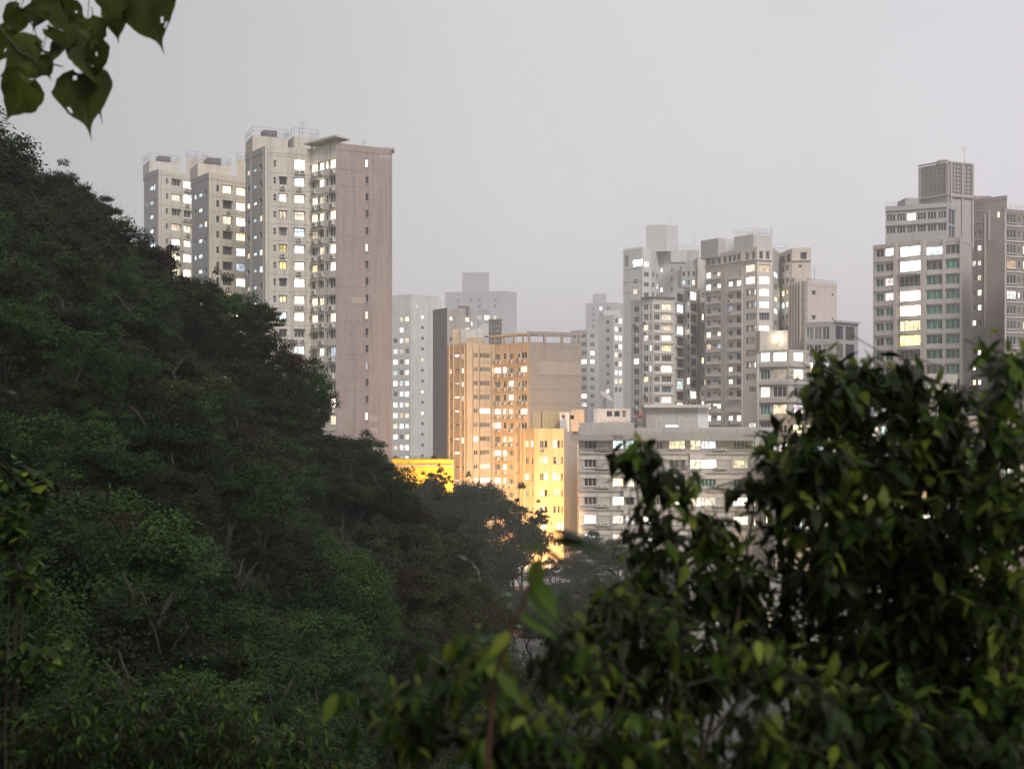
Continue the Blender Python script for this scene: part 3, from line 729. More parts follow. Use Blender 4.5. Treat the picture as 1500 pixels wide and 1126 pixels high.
b15 = Building('apartment_tower', 'broad cream tower with lit corner bays and an open frame crown, beside the mist', [(1033, 291), (1089, 279), (1109, 275.5), (1131, 276.5), (1143, 287), (1160, 278), (1188, 277)], 361.5, 2, 15, (0.64, 0.585, 0.53), .22)
b15.paint(3, (.50, .48, .45), .3)
b15.grid(0, 400, 17.7, 13, [(1038, 6, 8, 'hW-.-.w.-.-', dict(nv=2, tr=.5, ac=.3)), (1047, 5.5, 4, '----', dict(nv=3, dy=-2)), (1053, 5, 6.5, 'hh-.-.c-.-.', dict(nv=2)), (1070, 6, 7, ' h-p-.-.-w-', dict(nv=2, ac=.3)), (1083, 8, 8.5, ' W--.--G-.-', dict(nv=3, dk=True))])
b15.grid(1, 393, 17.7, 14, [(1099, 13, 10.5, 'wW---.----', dict(nv=4, once=1)), (1102, 10, 8, '  hc-h-.h.-', dict(nv=3))], rev=.15)
b15.grid(2, 393, 17.7, 14, [(1119.5, 15, 10.5, 'wWhcBC-.-G-', dict(nv=4, hood=.3))], rev=.15)
b15.grid(3, 403, 17.7, 12, [(1136.5, 5, 7, 'h-wc.-', dict(nv=2))]); b15.grid(4, 393, 17.7, 12, [(1147, 3, 8, '-.-c-', dict(nv=1)), (1153, 4, 8, '-.wh.', dict(nv=2))])
b15.grid(5, 407, 17.7, 2, [(1172, 5, 5, '-w', dict(nv=1, dy=-17))])
for px in (1057.5, 1060, 1063): b15.pipe(0, px, y0=395, r=.12)
for px in (1035, 1087): b15.rib(0, px, .35, .2)
for k in range(13): b15.band(0, 409+17.7*k, .3, .5, 1036, 1056, name='aircon_shelf'); b15.band(0, 408+17.7*k, .3, .45, 1067, 1087, name='aircon_shelf')
b15.rib(2, 1110, .5, .1); b15.rib(2, 1130.3, .4, .1)
for i in (0, 1, 2, 5): b15.band(i, (386, 381, 380.5, 0, 0, 381)[i], .35, .35, name='cornice')
# crown: open bays under a top beam
for i, xs in ((0, (1037, 1045, 1053, 1061.5, 1069, 1075.5, 1081.5)), (1, (1094, 1103)), (2, (1115, 1124.5)), (4, (1147, 1155)), (5, (1177,))):
    f = b15.fac[i]
    for px in xs:
        w = {5: 9}.get(i, 5); u0, u1 = sorted((f.u(px-w/2), f.u(px+w/2))); D = f.depth((u0+u1)/2)
        z0, z1 = b15.z1-3.0, b15.z1-1.05
        f.holes.append((u0, u1, z0, z1)); put_window(b15.root, f.pt((u0+u1)/2, z0, -.9), f.ang, u1-u0, z1-z0, 'K' if i == 5 else random.choice('-.K'), 1)
b15.finish(.8)
b15.block(1026.5, 1052, 353, 380, 291, 6, skew=-5, mat=wall_mat((.46, .44, .42), .15)); b15.block(1052.2, 1075, 350, 374, 287, 6, skew=1, mat=wall_mat((.56, .56, .57), .12))
b15.block(1075.2, 1103, 347, 366, 284, 6, skew=-4, rail=1.6, mat=wall_mat((.46, .44, .42), .15)); b15.block(1103.2, 1131, 345.5, 366, 281, 7, rail=1.6, mat=wall_mat((.54, .53, .52), .15))
b15.railing([plan(1133, 283), plan(1152, 283), plan(1152, 289), plan(1133, 289)], b15.z1, 1.7); b15.mast(1130, 332, 347, 284)

b16 = Building('apartment_tower', 'slim tower with vertical ribs and a plain pinkish side wall with two small windows', [(1155, 237.5), (1183, 233), (1226, 239)], 411, 1, 12, (0.50, 0.45, 0.40), .2)
b16.paint(1, (.54, .48, .45), .12)
for k, px in enumerate((1157, 1161, 1165, 1169, 1173)): b16.rib(0, px, .28, .35)
b16.rib(0, 1180.4, .65, .15, mat=wall_mat((.62, .60, .59), .1))
b16.grid(1, 430, 18, 5, [(1192.5, 6, 7, '- .-.', dict(nv=1)), (1220, 3, 4, '- .-', dict(nv=1))])
for k in range(8): b16.band(0, 425+14*k, .05, .2, 1176, 1183)
b16.finish(.8)
f = b16.fac[1]; b16.railing([f.pt(0, 0, -.1).xy, f.pt(f.L, 0, -.1).xy], b16.z1-.6, 1.1, M_DARKST, .45)
b16.mast(1193, 392, 412, 237); b16.block(1164, 1176, 406, 414, 238, 4)
b16b = Building('glass_block', 'low block of tall grey panes with a steel frame beside the ribbed slim tower', [(1178, 226), (1221, 224), (1257, 229)], 471, 1, 10, (.34, .33, .33), .2)
b16b.grid(0, 488, 26, 9, [(1186, 10, 19, 'K-w.-h-', dict(nv=2)), (1198, 10, 19, 'K.-w-', dict(nv=2)), (1210, 10, 19, '-Kh-.w', dict(nv=2))]); b16b.grid(1, 488, 26, 9, [(1229.5, 11, 20, 'BK-w-', dict(nv=3, dk=True)), (1245, 13, 20, 'KB-.h', dict(nv=3, dk=True))])
b16b.band(1, 472, .4, .4, name='roof_edge', mat=M_STEEL); b16b.finish(.4)

b17 = Building('apartment_block', 'balconied block with green glass windows and a warm lamp on its roof terrace', [(1112, 216), (1156, 213), (1186, 217)], 512, 1, 10, (.46, .43, .39), .25)
b17.grid(0, 522, 26, 9, [(1121, 14, 15, 'gGhG-GwG-', dict(nv=3)), (1142.5, 20, 15, 'Wl-w.hG-w', dict(nv=3))]); b17.grid(1, 522, 26, 9, [(1170, 14, 14, 'hw-hcw-h', dict(nv=2))])
for k in range(8): b17.band(0, 535+26*k, .6, .5, name='balcony'); b17.band(1, 535+26*k, .6, .3, name='ledge')
b17.finish(.5); b17.block(1113, 1154, 484, 514, 219.5, 4, mat=wall_mat((.48, .45, .42), .15))
lampm, ln, ll, lb = new_mat('warm_lamp_glow'); lb.inputs['Emission Color'].default_value = (1, .82, .5, 1); lb.inputs['Emission Strength'].default_value = 40
rl = thing('roof_lamp', 'single bright warm lamp glowing on a roof terrace wall', 'lamp', ray(1142, 500, 218.6))
bm = bmesh.new(); bmesh.ops.create_uvsphere(bm, u_segments=12, v_segments=8, radius=.42); me = bpy.data.meshes.new('bulb'); bm.to_mesh(me); bm.free(); me.materials.append(lampm)
o = link('bulb', me, rl, Vector((0, 0, .6)))
mb = MB(); p = rl.location; mb.tube([(p.x, p.y+.5, p.z-.6), (p.x, p.y+.5, p.z+.8), (p.x, p.y, p.z+1.1)], .06, 6); mb.build('bracket', M_DARKST, rl)

# ------------------------------------------------------------------ right-hand towers
b18 = Building('apartment_tower', 'brown tower with green glass bays, stepped top and a latticed square crown', [(1279, 243), (1313, 239), (1353, 235), (1409, 231), (1423, 238)], 347, 3, 16, (.47, .41, .38), .16)
b18.paint(3, (.52, .47, .46), .12)
b18.grid(0, 370, 21.7, 12, [(1288.5, 12, 11.5, '-GGGGG.GGG', dict(nv=2)), (1302.5, 12, 11.5, 'g--hGGGGG-', dict(nv=2))], rev=.35)
b18.grid(1, 367.5, 21.8, 12, [(1333.5, 34, 15.5, 'gh-.W-y..hh', dict(nv=5))], rev=.9)
b18.grid(2, 366, 21.8, 12, [(1368.5, 24, 13, 'g-GGGGGG-Ghh', dict(nv=3)), (1396, 22, 13.5, '-GGGGGGGGGh', dict(nv=3))], rev=.35)
PIER = wall_mat((.55, .47, .44), .1)
for px in (1312.2,): b18.rib(0, px, .8, .35, mat=PIER)
for px in (1352,): b18.rib(1, px, .9, .35, mat=PIER)
for px in (1354.5, 1383, 1408): b18.rib(2, px, .5, .3, mat=PIER)
SPAN = wall_mat((.54, .50, .48), .12)
for k in range(12):
    b18.band(0, 380.5+21.7*k, .75, .15, 1280, 1309, mat=SPAN, name='spandrel'); b18.band(2, 376.8+21.8*k, .75, .2, 1357, 1407, mat=SPAN, name='spandrel')
    f = b18.fac[1]; zc = zat(379+21.8*k, f.depth(f.L/2)); mb = MB()
    arc = [f.pt(f.L*t, 0, .15 + .9*math.sin(math.pi*t)) for t in [q/8 for q in range(9)]]
    ring = [a.xy for a in arc] + [f.pt(f.L, 0, .003).xy, f.pt(0, 0, .003).xy]
    mb.prism(ring, zc-.25, zc+.15); mb.build('balcony_slab', SPAN, b18.root)
    mb = MB()
    for a in range(8):
        A, B = arc[a], arc[a+1]; mb.tube([(A.x, A.y, zc+1.0), (B.x, B.y, zc+1.0)], .04, 4); mb.tube([(A.x, A.y, zc+.15), (A.x, A.y, zc+1.0)], .03, 4)
    mb.build('balcony_rail', M_STEEL, b18.root)
b18.finish(.8)
sb = Building('penthouse', 'glazed setback storeys on top of the green-windowed tower', [(1297, 241), (1388, 236.2), (1401, 240)], 297, 1, 8, (.40, .39, .385), .15, zbase=b18.z1-.7)
sb.grid(0, 317, 18, 2, [(1305, 13, 11, '-', dict(nv=3)), (1320, 13, 11, '-', dict(nv=3)), (1335, 13, 11, '-', dict(nv=3)), (1350, 13, 11, '-.', dict(nv=3)), (1365, 13, 11, '-', dict(nv=3)), (1380, 12, 11, '-.', dict(nv=3))]); sb.grid(1, 318, 24, 2, [(1394.5, 10, 22, 'B', dict(nv=2))])
for py in (305, 327): sb.band(0, py, .5, .3, name='ledge')
sb.finish(.6); sb.block(1326, 1346, 290, 299, 241, 5); sb.railing([plan(1298, 240.5), plan(1345, 238), plan(1345, 243), plan(1298, 245)], sb.z1, .9)
cr = Building('crown_block', 'square latticed plant crown standing on the green-windowed tower', [(1346, 246), (1390, 240.5), (1425, 243)], 238, 1, 10, (.40, .36, .35), .12, zbase=b18.z1-.7)
LAT = plain('lattice', (.26, .24, .24), .7)
for i, (xa, xb) in ((0, (1353, 1385)), (1, (1396, 1421))):
    f = cr.fac[i]; ua, ub = f.u(xa), f.u(xb); za, zb = zat(284, 243), zat(243, 243)
    nx, nz = 5, 7
    for k in range(nx+1):
        u = ua+(ub-ua)*k/nx; q = MB(); q.box(u-.09, u+.09, -.22, -.003, za, zb, 0, Matrix.Translation(Vector((f.a.x, f.a.y, 0))) @ Matrix.Rotation(f.ang, 4, 'Z')); q.build('lattice_bar', LAT, cr.root)
    for k in range(nz+1):
        z = za+(zb-za)*k/nz; q = MB(); q.box(ua, ub, -.16, -.003, z-.09, z+.09, 0, Matrix.Translation(Vector((f.a.x, f.a.y, 0))) @ Matrix.Rotation(f.ang, 4, 'Z')); q.build('lattice_bar', LAT, cr.root)
for px in (1348, 1388): cr.rib(0, px, .5, .3)
for px in (1392.5, 1409, 1424): cr.rib(1, px, .45, .3)
cr.band(0, 288, .5, .4, name='ledge'); cr.band(1, 288, .5, .4, name='ledge'); cr.band(0, 239.5, .35, .3, name='ledge'); cr.band(1, 239.5, .35, .3, name='ledge')
cr.finish(.5); cr.mast(1413, 214, 240, 246); cr.block(1376, 1386, 234, 240, 246, 2)

b19 = Building('apartment_tower', 'brown wing with white drain pipes between the green-windowed tower and the far right block', [(1420, 252), (1440, 249.5), (1475, 246)], 291, 1, 14, (.36, .305, .285), .15, 0.5)
b19.grid(0, 342, 21.8, 11, [(1427, 5, 8, '-.h--.h-.hw', dict(nv=2)), (1434.5, 5, 8, '.-hw-h.-.-h', dict(nv=2))]); b19.grid(1, 315, 60, 1, [(1462.5, 3.6, 8.5, 'w', dict(nv=1))])
for px, y0, y1 in ((1443, 315, 480), (1449, 308, 352), (1423, 300, 500)): b19.pipe(1 if px > 1440 else 0, px, y0, y1, .12, M_FR_W)
for py in (310, 352, 326): b19.band(0, py, .15, .12, mat=M_FR_W, name='pipe_run')
b19.finish(.8); b19.block(1428, 1452, 287, 293, 251, 5)
b20 = Building('apartment_tower', 'dark brown block at the far right with pale framed square windows', [(1471, 217), (1572, 224)], 306, 0, 14, (.30, .25, .23), .15, 0.5)
b20.grid(0, 324, 22, 12, [(1482, 14, 12, '-.-o-h--.-', dict(nv=3, sill=.2)), (1493, 3, 9, '-.-..h', dict(nv=1)), (1507, 16, 12, '-.-w', dict(nv=3, sill=.2))])
for k in range(12): b20.band(0, 334.5+22*k, .3, .15, mat=wall_mat((.5, .47, .45), .15), name='ledge')
b20.rib(0, 1472, .3, .15, mat=wall_mat((.5, .46, .44), .1)); b20.finish(.7); b20.railing([plan(1472, 217.3), plan(1560, 223), plan(1560, 230), plan(1472, 230)], b20.z1, .9)

# ------------------------------------------------------------------ low town seen through the shrubs
b21 = Building('apartment_block', 'beige low block glimpsed through the leaves beside the grey building', [(1136, 168), (1190, 165), (1256, 169)], 606, 1, 12, (.45, .40, .34), .25)
b21.grid(0, 628, 28, 7, [(1147, 12, 13, '-hcwohw', dict(nv=2)), (1168, 14, 13, 'w-hwhch', dict(nv=3)), (1183, 6, 12, '-.h', dict(nv=1))]); b21.grid(1, 628, 28, 7, [(1205, 16, 13, 'hc-whwc', dict(nv=3)), (1228, 14, 13, '.hwchwh', dict(nv=3)), (1246, 8, 12, 'wh-', dict(nv=2))])
for k in range(6): b21.band(0, 642+28*k, .3, .3, name='ledge'); b21.band(1, 642+28*k, .3, .3, name='ledge')
b21.finish(.6)
b22 = Building('apartment_block', 'white-lit glazed low block hidden behind the big shrub', [(1262, 176), (1340, 172), (1402, 176)], 548, 1, 12, (.42, .40, .36), .25)
b22.grid(0, 572, 30, 8, [(1277, 18, 15, 'hchghwhw', dict(nv=3)), (1300, 18, 15, 'whgch-hc', dict(nv=3)), (1324, 18, 15, 'Whcgwhch', dict(nv=3))]); b22.grid(1, 572, 30, 8, [(1356, 18, 15, 'hwhcwoh-', dict(nv=3)), (1382, 18, 15, '-hwwhchw', dict(nv=3))])
for k in range(7): b22.band(0, 587+30*k, .4, .4, name='ledge'); b22.band(1, 587+30*k, .4, .4, name='ledge')
b22.finish(.6)
b23 = Building('apartment_block', 'pinkish low block behind the leaves at the far right', [(1408, 165), (1530, 168)], 610, 0, 12, (.46, .38, .33), .25)
b23.grid(0, 634, 29, 7, [(1424, 16, 13, '-hcwhwh', dict(nv=3)), (1450, 16, 13, 'hw-hchw', dict(nv=3)), (1478, 16, 13, 'w-hhwch', dict(nv=3))]); b23.finish(.6)
b24 = Building('shop_row', 'low lit shop row at street level showing through the dark leaves', [(1010, 128), (1180, 122), (1440, 124)], 862, 1, 8, (.48, .45, .40), .25)
b24.grid(0, 905, 40, 1, [(1040, 26, 26, 'h', dict(nv=3)), (1085, 26, 26, 'c', dict(nv=3)), (1135, 30, 26, 'w', dict(nv=3))]); b24.grid(1, 905, 40, 1, [(1220, 34, 30, 'h', dict(nv=4)), (1275, 34, 30, 'K', dict(nv=4)), (1325, 30, 30, 'C', dict(nv=3)), (1385, 34, 30, 'w', dict(nv=4))])
b24.band(1, 880, .4, .9, name='awning'); b24.finish(.5)
# ------------------------------------------------------------------ ground, hillside, pitch
def sstep(t):
    t = np.clip(t, 0, 1); return t*t*(3-2*t)

S = 0.50
def land(X, Y):
    X = np.asarray(X, float)/S; Y = np.asarray(Y, float)/S
    z = CZ - 20 + 0.895*(-X) - 0.055*Y
    z = z + 1.6*np.sin(X*0.21 + Y*0.09) + 1.1*np.sin(Y*0.17 - X*0.11 + 1.3)
    z = z + 5.0*np.exp(-(((X+9)/13)**2 + ((Y-118)/16)**2))
    z = np.minimum(z, 98.0)
    z = CZ + (z-CZ)*S
    z = z*(1 - sstep((Y-128)/48)) - 0.6*sstep((Y-150)/20)
    k = np.exp(-((X*S/8.5)**2 + ((Y*S+3)/8.5)**2))
    z = z*(1-k) + (CZ-1.75)*k
    return np.where(z > -0.4, z, -0.4)

def land1(x, y): return float(land(x, y))

def soil_mat():
    m, n, l, b = new_mat('leaf_litter'); tc = n.new('ShaderNodeTexCoord').outputs['Object']
    f = noise(n, l, tc, 1.6, 8, 0.7); g = noise(n, l, tc, 0.25, 4)
    c1 = ramp(n, l, f, [(0.3, (0.007, 0.009, 0.004)), (0.55, (0.016, 0.018, 0.008)), (0.75, (0.030, 0.028, 0.014))])
    c2 = ramp(n, l, g, [(0.4, (0.6, 0.8, 0.5)), (0.6, (1.1, 1.0, 0.9))])
    l.new(mixc(n, l, 1.0, c1, c2, 'MULTIPLY'), b.inputs['Base Color']); b.inputs['Roughness'].default_value = 1.0
    bp = n.new('ShaderNodeBump'); bp.inputs['Distance'].default_value = 0.2; l.new(f, bp.inputs['Height']); l.new(bp.outputs[0], b.inputs['Normal'])
    return m
M_SOIL = soil_mat()
gx = np.linspace(-150, 60, 150); gy = np.linspace(-42, 130, 124)
GX, GY = np.meshgrid(gx, gy); GZ = land(GX, GY)
vs = np.stack([GX, GY, GZ], -1).reshape(-1, 3)
nx = len(gx); fs = [(j*nx+i, j*nx+i+1, (j+1)*nx+i+1, (j+1)*nx+i) for j in range(len(gy)-1) for i in range(nx-1)]
me = bpy.data.meshes.new('hillside'); me.from_pydata(vs.tolist(), [], fs); me.materials.append(M_SOIL); me.polygons.foreach_set('use_smooth', [True]*len(fs)); me.update()
tag(link('hillside', me), kind='structure')

def asphalt():
    m, n, l, b = new_mat('street_asphalt'); tc = n.new('ShaderNodeTexCoord').outputs['Object']
    f = noise(n, l, tc, 0.8, 8, 0.7)
    l.new(ramp(n, l, f, [(0.3, (0.035, 0.035, 0.036)), (0.7, (0.065, 0.063, 0.06))]), b.inputs['Base Color']); b.inputs['Roughness'].default_value = 0.9
    return m
mb = MB(); mb.quad((-2600, -300, 0), (2600, -300, 0), (2600, 2700, 0), (-2600, 2700, 0))
tag(mb.build('ground', asphalt()), kind='structure')
def slab(name, pts, z, mat):
    b = MB(); b.poly([(p[0], p[1], z) for p in pts]); return tag(b.build(name, mat), kind='structure')
slab('sports_pitch', [(-16, 140), (9, 140), (9, 173), (-16, 173)], 0.25, plain('pitch_green', (0.035, 0.11, 0.06), 0.9))
slab('pitch_margin', [(-19, 136), (12, 136), (12, 176.5), (-19, 176.5)], 0.21, plain('pitch_red', (0.16, 0.05, 0.035), 0.9))
for i in range(2):
    b_ = MB(); b_.quad((-15, 142+15*i, .256), (8, 142+15*i, .256), (8, 142.1+15*i, .256), (-15, 142.1+15*i, .256)); tag(b_.build('pitch_line', M_FR_W), kind='structure')

# goal, pavilion, fence, stairs
M_WHITE = plain('white_paint', (0.72, 0.72, 0.70), 0.5)
g0, g1 = ray(690, 846, 172), ray(716, 846, 172.6); gz = 0.262
gl = thing('goal', 'white football goal at the edge of the small pitch', 'goal', (g1.x, g1.y, gz))
zt = g1.z
mb = MB(); mb.tube([(g0.x, g0.y, gz), (g0.x, g0.y, zt)], .07, 8); mb.build('post', M_WHITE, gl)
mb = MB(); mb.tube([(g1.x, g1.y, gz), (g1.x, g1.y, zt)], .07, 8); mb.build('post', M_WHITE, gl)
mb = MB(); mb.tube([(g0.x, g0.y, zt), (g1.x, g1.y, zt)], .07, 8); mb.build('crossbar', M_WHITE, gl)
mb = MB()
for k in range(9):
    p = Vector((g0.x, g0.y, zt)).lerp(Vector((g1.x, g1.y, zt)), k/8); mb.tube([p, (p.x, p.y+1.2, gz)], .012, 3)
mb.build('net', M_STEEL, gl)
pv = Building('pavilion', 'small white flat-roofed pavilion beside the pitch with roof railings', [(747, 178), (842, 179.5)], 839, 0, 7, (.58, .57, .55), .35)
pv.grid(0, 849, 30, 1, [(767, 5, 4, 'K', dict(nv=1))]); pv.finish(.25)
f = pv.fac[0]; pv.railing([f.pt(-1, 0, .2).xy, f.pt(f.L, 0, .2).xy, f.pt(f.L, 0, -6).xy, f.pt(-1, 0, -6).xy], pv.z1, 1.25, M_WHITE, 1.0)
mb = MB(); mb.obox(f.pt(-1.2, 0, .4).xy, f.pt(f.L+.3, 0, .4).xy, 7.2, pv.z1+.061, pv.z1+.2); mb.build('roof_slab', LEDGE, pv.root)
fe = thing('fence', 'dark slatted fence panel in front of the white pavilion', 'fence', (*f.pt(f.L*.5, 0, 2.5).xy, 0.22))
for k in range(26):
    p = f.pt(f.L*(.30+.68*k/25), 0, 2.5); q = MB(); q.box(p.x-.03, p.x+.03, p.y-.03, p.y+.03, .3, 2.1); q.build('slat', M_DARKST, fe)
for z in (.4, 1.2, 2.0):
    q = MB(); a, b_ = f.pt(f.L*.29, 0, 2.55), f.pt(f.L*.99, 0, 2.55); q.obox(a.xy, b_.xy, .05, z, z+.07); q.build('rail', M_DARKST, fe)
for u in (.29, .65, .99):
    p = f.pt(f.L*u, 0, 2.6); q = MB(); q.tube([(p.x, p.y, .2), (p.x, p.y, 3.6 if u == .29 else 2.2)], .06, 6); q.build('post', M_DARKST, fe)

path = [ray(x, y, d*.52) for x, y, d in ((596, 752, 121), (618, 770, 120), (640, 787, 119), (660, 806, 118), (692, 827, 117), (700, 838, 116.5), (706, 862, 116))]
st = thing('stairway', 'long concrete stairway with twin handrails running down the wooded spur', 'stairs', path[4])
N = 34
M_OLDC = wall_mat((.12, .115, .10), .5)
for k in range(N):
    t = k/(N-1)*4; i = min(3, int(t)); p = path[i].lerp(path[i+1], t-i)
    q = MB(); q.box(p.x-.16, p.x+.16, p.y-.1, p.y+.8, p.z-.9, p.z-.78); q.build('step', M_OLDC, st)
for off, nm in ((0.0, 'handrail'), (.8, 'handrail')):
    q = MB(); q.tube([p+Vector((0, off, 0)) for p in path], .03, 5); q.tube([p+Vector((0, off, -.4)) for p in path], .025, 5)
    for k in range(9):
        t = k/8*5.9; i = min(5, int(t)); p = path[i].lerp(path[i+1], t-i); q.tube([p+Vector((0, off, -.9)), p+Vector((0, off, 0))], .03, 5)
    q.build(nm, M_PIPED, st)

# ------------------------------------------------------------------ street lamps that wash the ochre and golden blocks
def lamp_post(px, D, h, energy, col, label, aim=(0, 1, .35), zb=0.0, cone=150):
    p = plan(px, D); t = thing('lamp_post', label, 'street lamp', (p.x, p.y, zb), 'lamps in the street below the blocks')
    b = MB(); b.tube([(p.x, p.y, zb), (p.x, p.y, zb+h*.92), (p.x, p.y+.2, zb+h)], [.11, .07, .05], 8); b.build('pole', M_STEEL, t)
    b = MB(); b.box(p.x-.3, p.x+.3, p.y-.05, p.y+.22, zb+h-.02, zb+h+.42); b.build('lamp_head', M_STEEL, t)
    lm = bpy.data.materials.get('sodium_glow')
    if lm is None:
        lm, n_, l_, bb = new_mat('sodium_glow'); bb.inputs['Emission Color'].default_value = (1, .62, .2, 1); bb.inputs['Emission Strength'].default_value = 12
    b = MB(); b.box(p.x-.26, p.x+.26, p.y+.223, p.y+.25, zb+h+.02, zb+h+.38); b.build('lens', lm, t)
    L = bpy.data.lights.new('lamp_light', 'SPOT'); L.energy = energy; L.color = col; L.shadow_soft_size = .3; L.spot_size = math.radians(cone); L.spot_blend = .6
    o = link('lamp_light', L, t, Vector((0, .5, h+.2))); o.rotation_euler = (-Vector(aim)).to_track_quat('Z', 'Y').to_euler()
    return t
SOD = (1.0, 0.56, 0.24)
lamp_post(630, 196, 9, 1700, (1.0, .72, .16), 'lamp post hidden by trees before the yellow podium', (0, 1, .1))
lamp_post(668, 205, 9, 21000, SOD, 'lamp post behind the trees below the left end of the ochre block', (0, 1, .5))
lamp_post(712, 204, 9, 15000, SOD, 'lamp post behind the trees below the middle of the ochre block', (0, 1, .5))
lamp_post(733, 203, 9, 15000, SOD, 'lamp post between the ochre block and the golden block', (-.25, 1, .5), cone=100)
lamp_post(768, 174, 6, 24000, SOD, 'lamp post before the left edge of the golden block', (0, 1, .35), cone=120)
lamp_post(803, 173, 6, 30000, SOD, 'lamp post before the middle of the golden block', (-.1, 1, .4), cone=110)
lamp_post(1150, 148, 7, 9000, (1, .66, .3), 'lamp post behind the leaves before the beige low block')
lamp_post(1330, 153, 7, 9000, (1, .78, .5), 'lamp post behind the big shrub before the glazed low block')

# ------------------------------------------------------------------ foliage
def leaf_mat(name, stops, trans=0.35, rough=0.55, nscale=1.1, objvar=0.55):
    m, n, l, b = new_mat(name)
    geo = n.new('ShaderNodeNewGeometry').outputs['Position']
    f = noise(n, l, geo, nscale, 5, 0.7)
    c = ramp(n, l, f, stops)
    oi = n.new('ShaderNodeObjectInfo')
    mr = n.new('ShaderNodeMapRange'); mr.inputs['To Min'].default_value = 1-objvar; mr.inputs['To Max'].default_value = 1+objvar; l.new(oi.outputs['Random'], mr.inputs['Value'])
    hs = n.new('ShaderNodeHueSaturation'); l.new(c, hs.inputs['Color']); l.new(mr.outputs[0], hs.inputs['Value'])
    l.new(hs.outputs[0], b.inputs['Base Color']); b.inputs['Roughness'].default_value = rough; b.inputs['Specular IOR Level'].default_value = 0.15
    tr = n.new('ShaderNodeBsdfTranslucent'); l.new(hs.outputs[0], tr.inputs['Color'])
    mx = n.new('ShaderNodeMixShader'); mx.inputs[0].default_value = trans
    l.new(b.outputs[0], mx.inputs[1]); l.new(tr.outputs[0], mx.inputs[2]); l.new(mx.outputs[0], n['Material Output'].inputs['Surface'])
    return m
LM = {
    'dark': leaf_mat('dark_foliage', [(.3, (0.0061, 0.0137, 0.0038)), (.5, (0.0160, 0.0287, 0.0076)), (.72, (0.0368, 0.0534, 0.0153))]),
    'green': leaf_mat('green_foliage', [(.3, (0.0074, 0.0192, 0.0044)), (.5, (0.0184, 0.0424, 0.0087)), (.72, (0.0399, 0.0752, 0.0175))]),
    'olive': leaf_mat('olive_foliage', [(.3, (0.0111, 0.0150, 0.0033)), (.5, (0.0295, 0.0355, 0.0076)), (.72, (0.0572, 0.0492, 0.0164))]),
    'vine': leaf_mat('vine_foliage', [(.3, (0.0070, 0.0192, 0.0037)), (.5, (0.0199, 0.0453, 0.0093)), (.72, (0.0466, 0.0800, 0.0185))]),
    'rust': leaf_mat('rusty_foliage', [(.3, (0.0095, 0.0074, 0.0039)), (.5, (0.0241, 0.0170, 0.0086)), (.72, (0.0413, 0.0296, 0.0148))]),
    'plum': leaf_mat('plum_foliage', [(.3, (0.0120, 0.0062, 0.0076)), (.5, (0.0271, 0.0145, 0.0164)), (.72, (0.0451, 0.0259, 0.0262))]),
}
M_BARK = plain('bark', (0.032, 0.027, 0.021), 0.95, 0, 0.5, 6)

def leaf_quads(rng, P, N, size, drop=0.0, flat=0.0):
    """rhombic leaves at P facing about N"""
    n = len(P)
    nr = N + rng.normal(0, 0.55, (n, 3)); nr[:, 2] += flat; nr /= np.linalg.norm(nr, axis=1, keepdims=True)
    t = rng.normal(0, 1, (n, 3)); t[:, 2] -= drop
    t -= nr*np.sum(t*nr, 1, keepdims=True); t /= np.linalg.norm(t, axis=1, keepdims=True)+1e-9
    s = np.cross(nr, t); L = size*rng.uniform(.6, 1.3, (n, 1)); W = L*rng.uniform(.35, .6, (n, 1))
    a = P - t*L*.5; b = P + s*W*.5 - nr*L*.08; c = P + t*L*.5 - nr*L*.10; d = P - s*W*.5 - nr*L*.08
    return np.stack([a, b, c, d], 1)

def sph(rng, n):
    v = rng.normal(0, 1, (n, 3)); return v/np.linalg.norm(v, axis=1, keepdims=True)

def crown_mesh(seed, style, nleaf, leaf, mat):
    """tufts on the outside of the crown, each leafy above and hollow below, over a thin inner fill"""
    rng = np.random.default_rng(seed)
    quads = []
    K, flat, lob = {'round': (64, .82, (.13, .25)), 'lobed': (40, .95, (.16, .32)), 'layer': (46, .62, (.16, .30)), 'open': (34, .95, (.10, .20)), 'drape': (50, 1.1, (.14, .27))}[style]
    D_ = sph(rng, K); rad0 = rng.uniform(.42, .88, (K, 1)); rad0[: K//4] *= .55
    bump = 1 + .22*np.sin(D_[:, :1]*4+seed)*np.cos(D_[:, 1:2]*5+seed*.7)
    C = D_*rad0*bump; C[:, 2] = np.where(C[:, 2] < -.25, -C[:, 2]*.6, C[:, 2])*flat
    R = rng.uniform(lob[0], lob[1], K); share = R**2/np.sum(R**2)
    for c, r, s in zip(C, R, share):
        n = int(nleaf*s); d = sph(rng, n); lowd = d[:, 2] < -.15; d[lowd, 2] *= -1
        rad = r*rng.uniform(.70, 1.08, (n, 1)); inner = rng.random(n) < .18; rad[inner] *= .55
        d2 = d.copy(); d2[:, 2] *= (.42 if style == 'layer' else .72)
        P = c + d2*rad*(1 + .25*np.sin(d[:, :1]*7+c[0]*20)*np.cos(d[:, 1:2]*8+c[1]*11))
        if style == 'drape':
            P[:, 2] -= np.abs(rng.normal(0, .22, n))*(np.linalg.norm(P[:, :2], axis=1) > .5)
        quads.append(leaf_quads(rng, P, d*.8 + np.array([0, 0, .5]), leaf, .5 if style != 'drape' else 1.6, .35))
        m = int(n*.07)
        if m:
            dd = sph(rng, m); dd[:, 2] = np.abs(dd[:, 2])*.7; P = c + dd*r*rng.uniform(1.05, 1.4, (m, 1)); quads.append(leaf_quads(rng, P, dd, leaf*.9, .5, .3))
    q = np.concatenate(quads)
    return np_mesh('crown', q, 4, [mat])

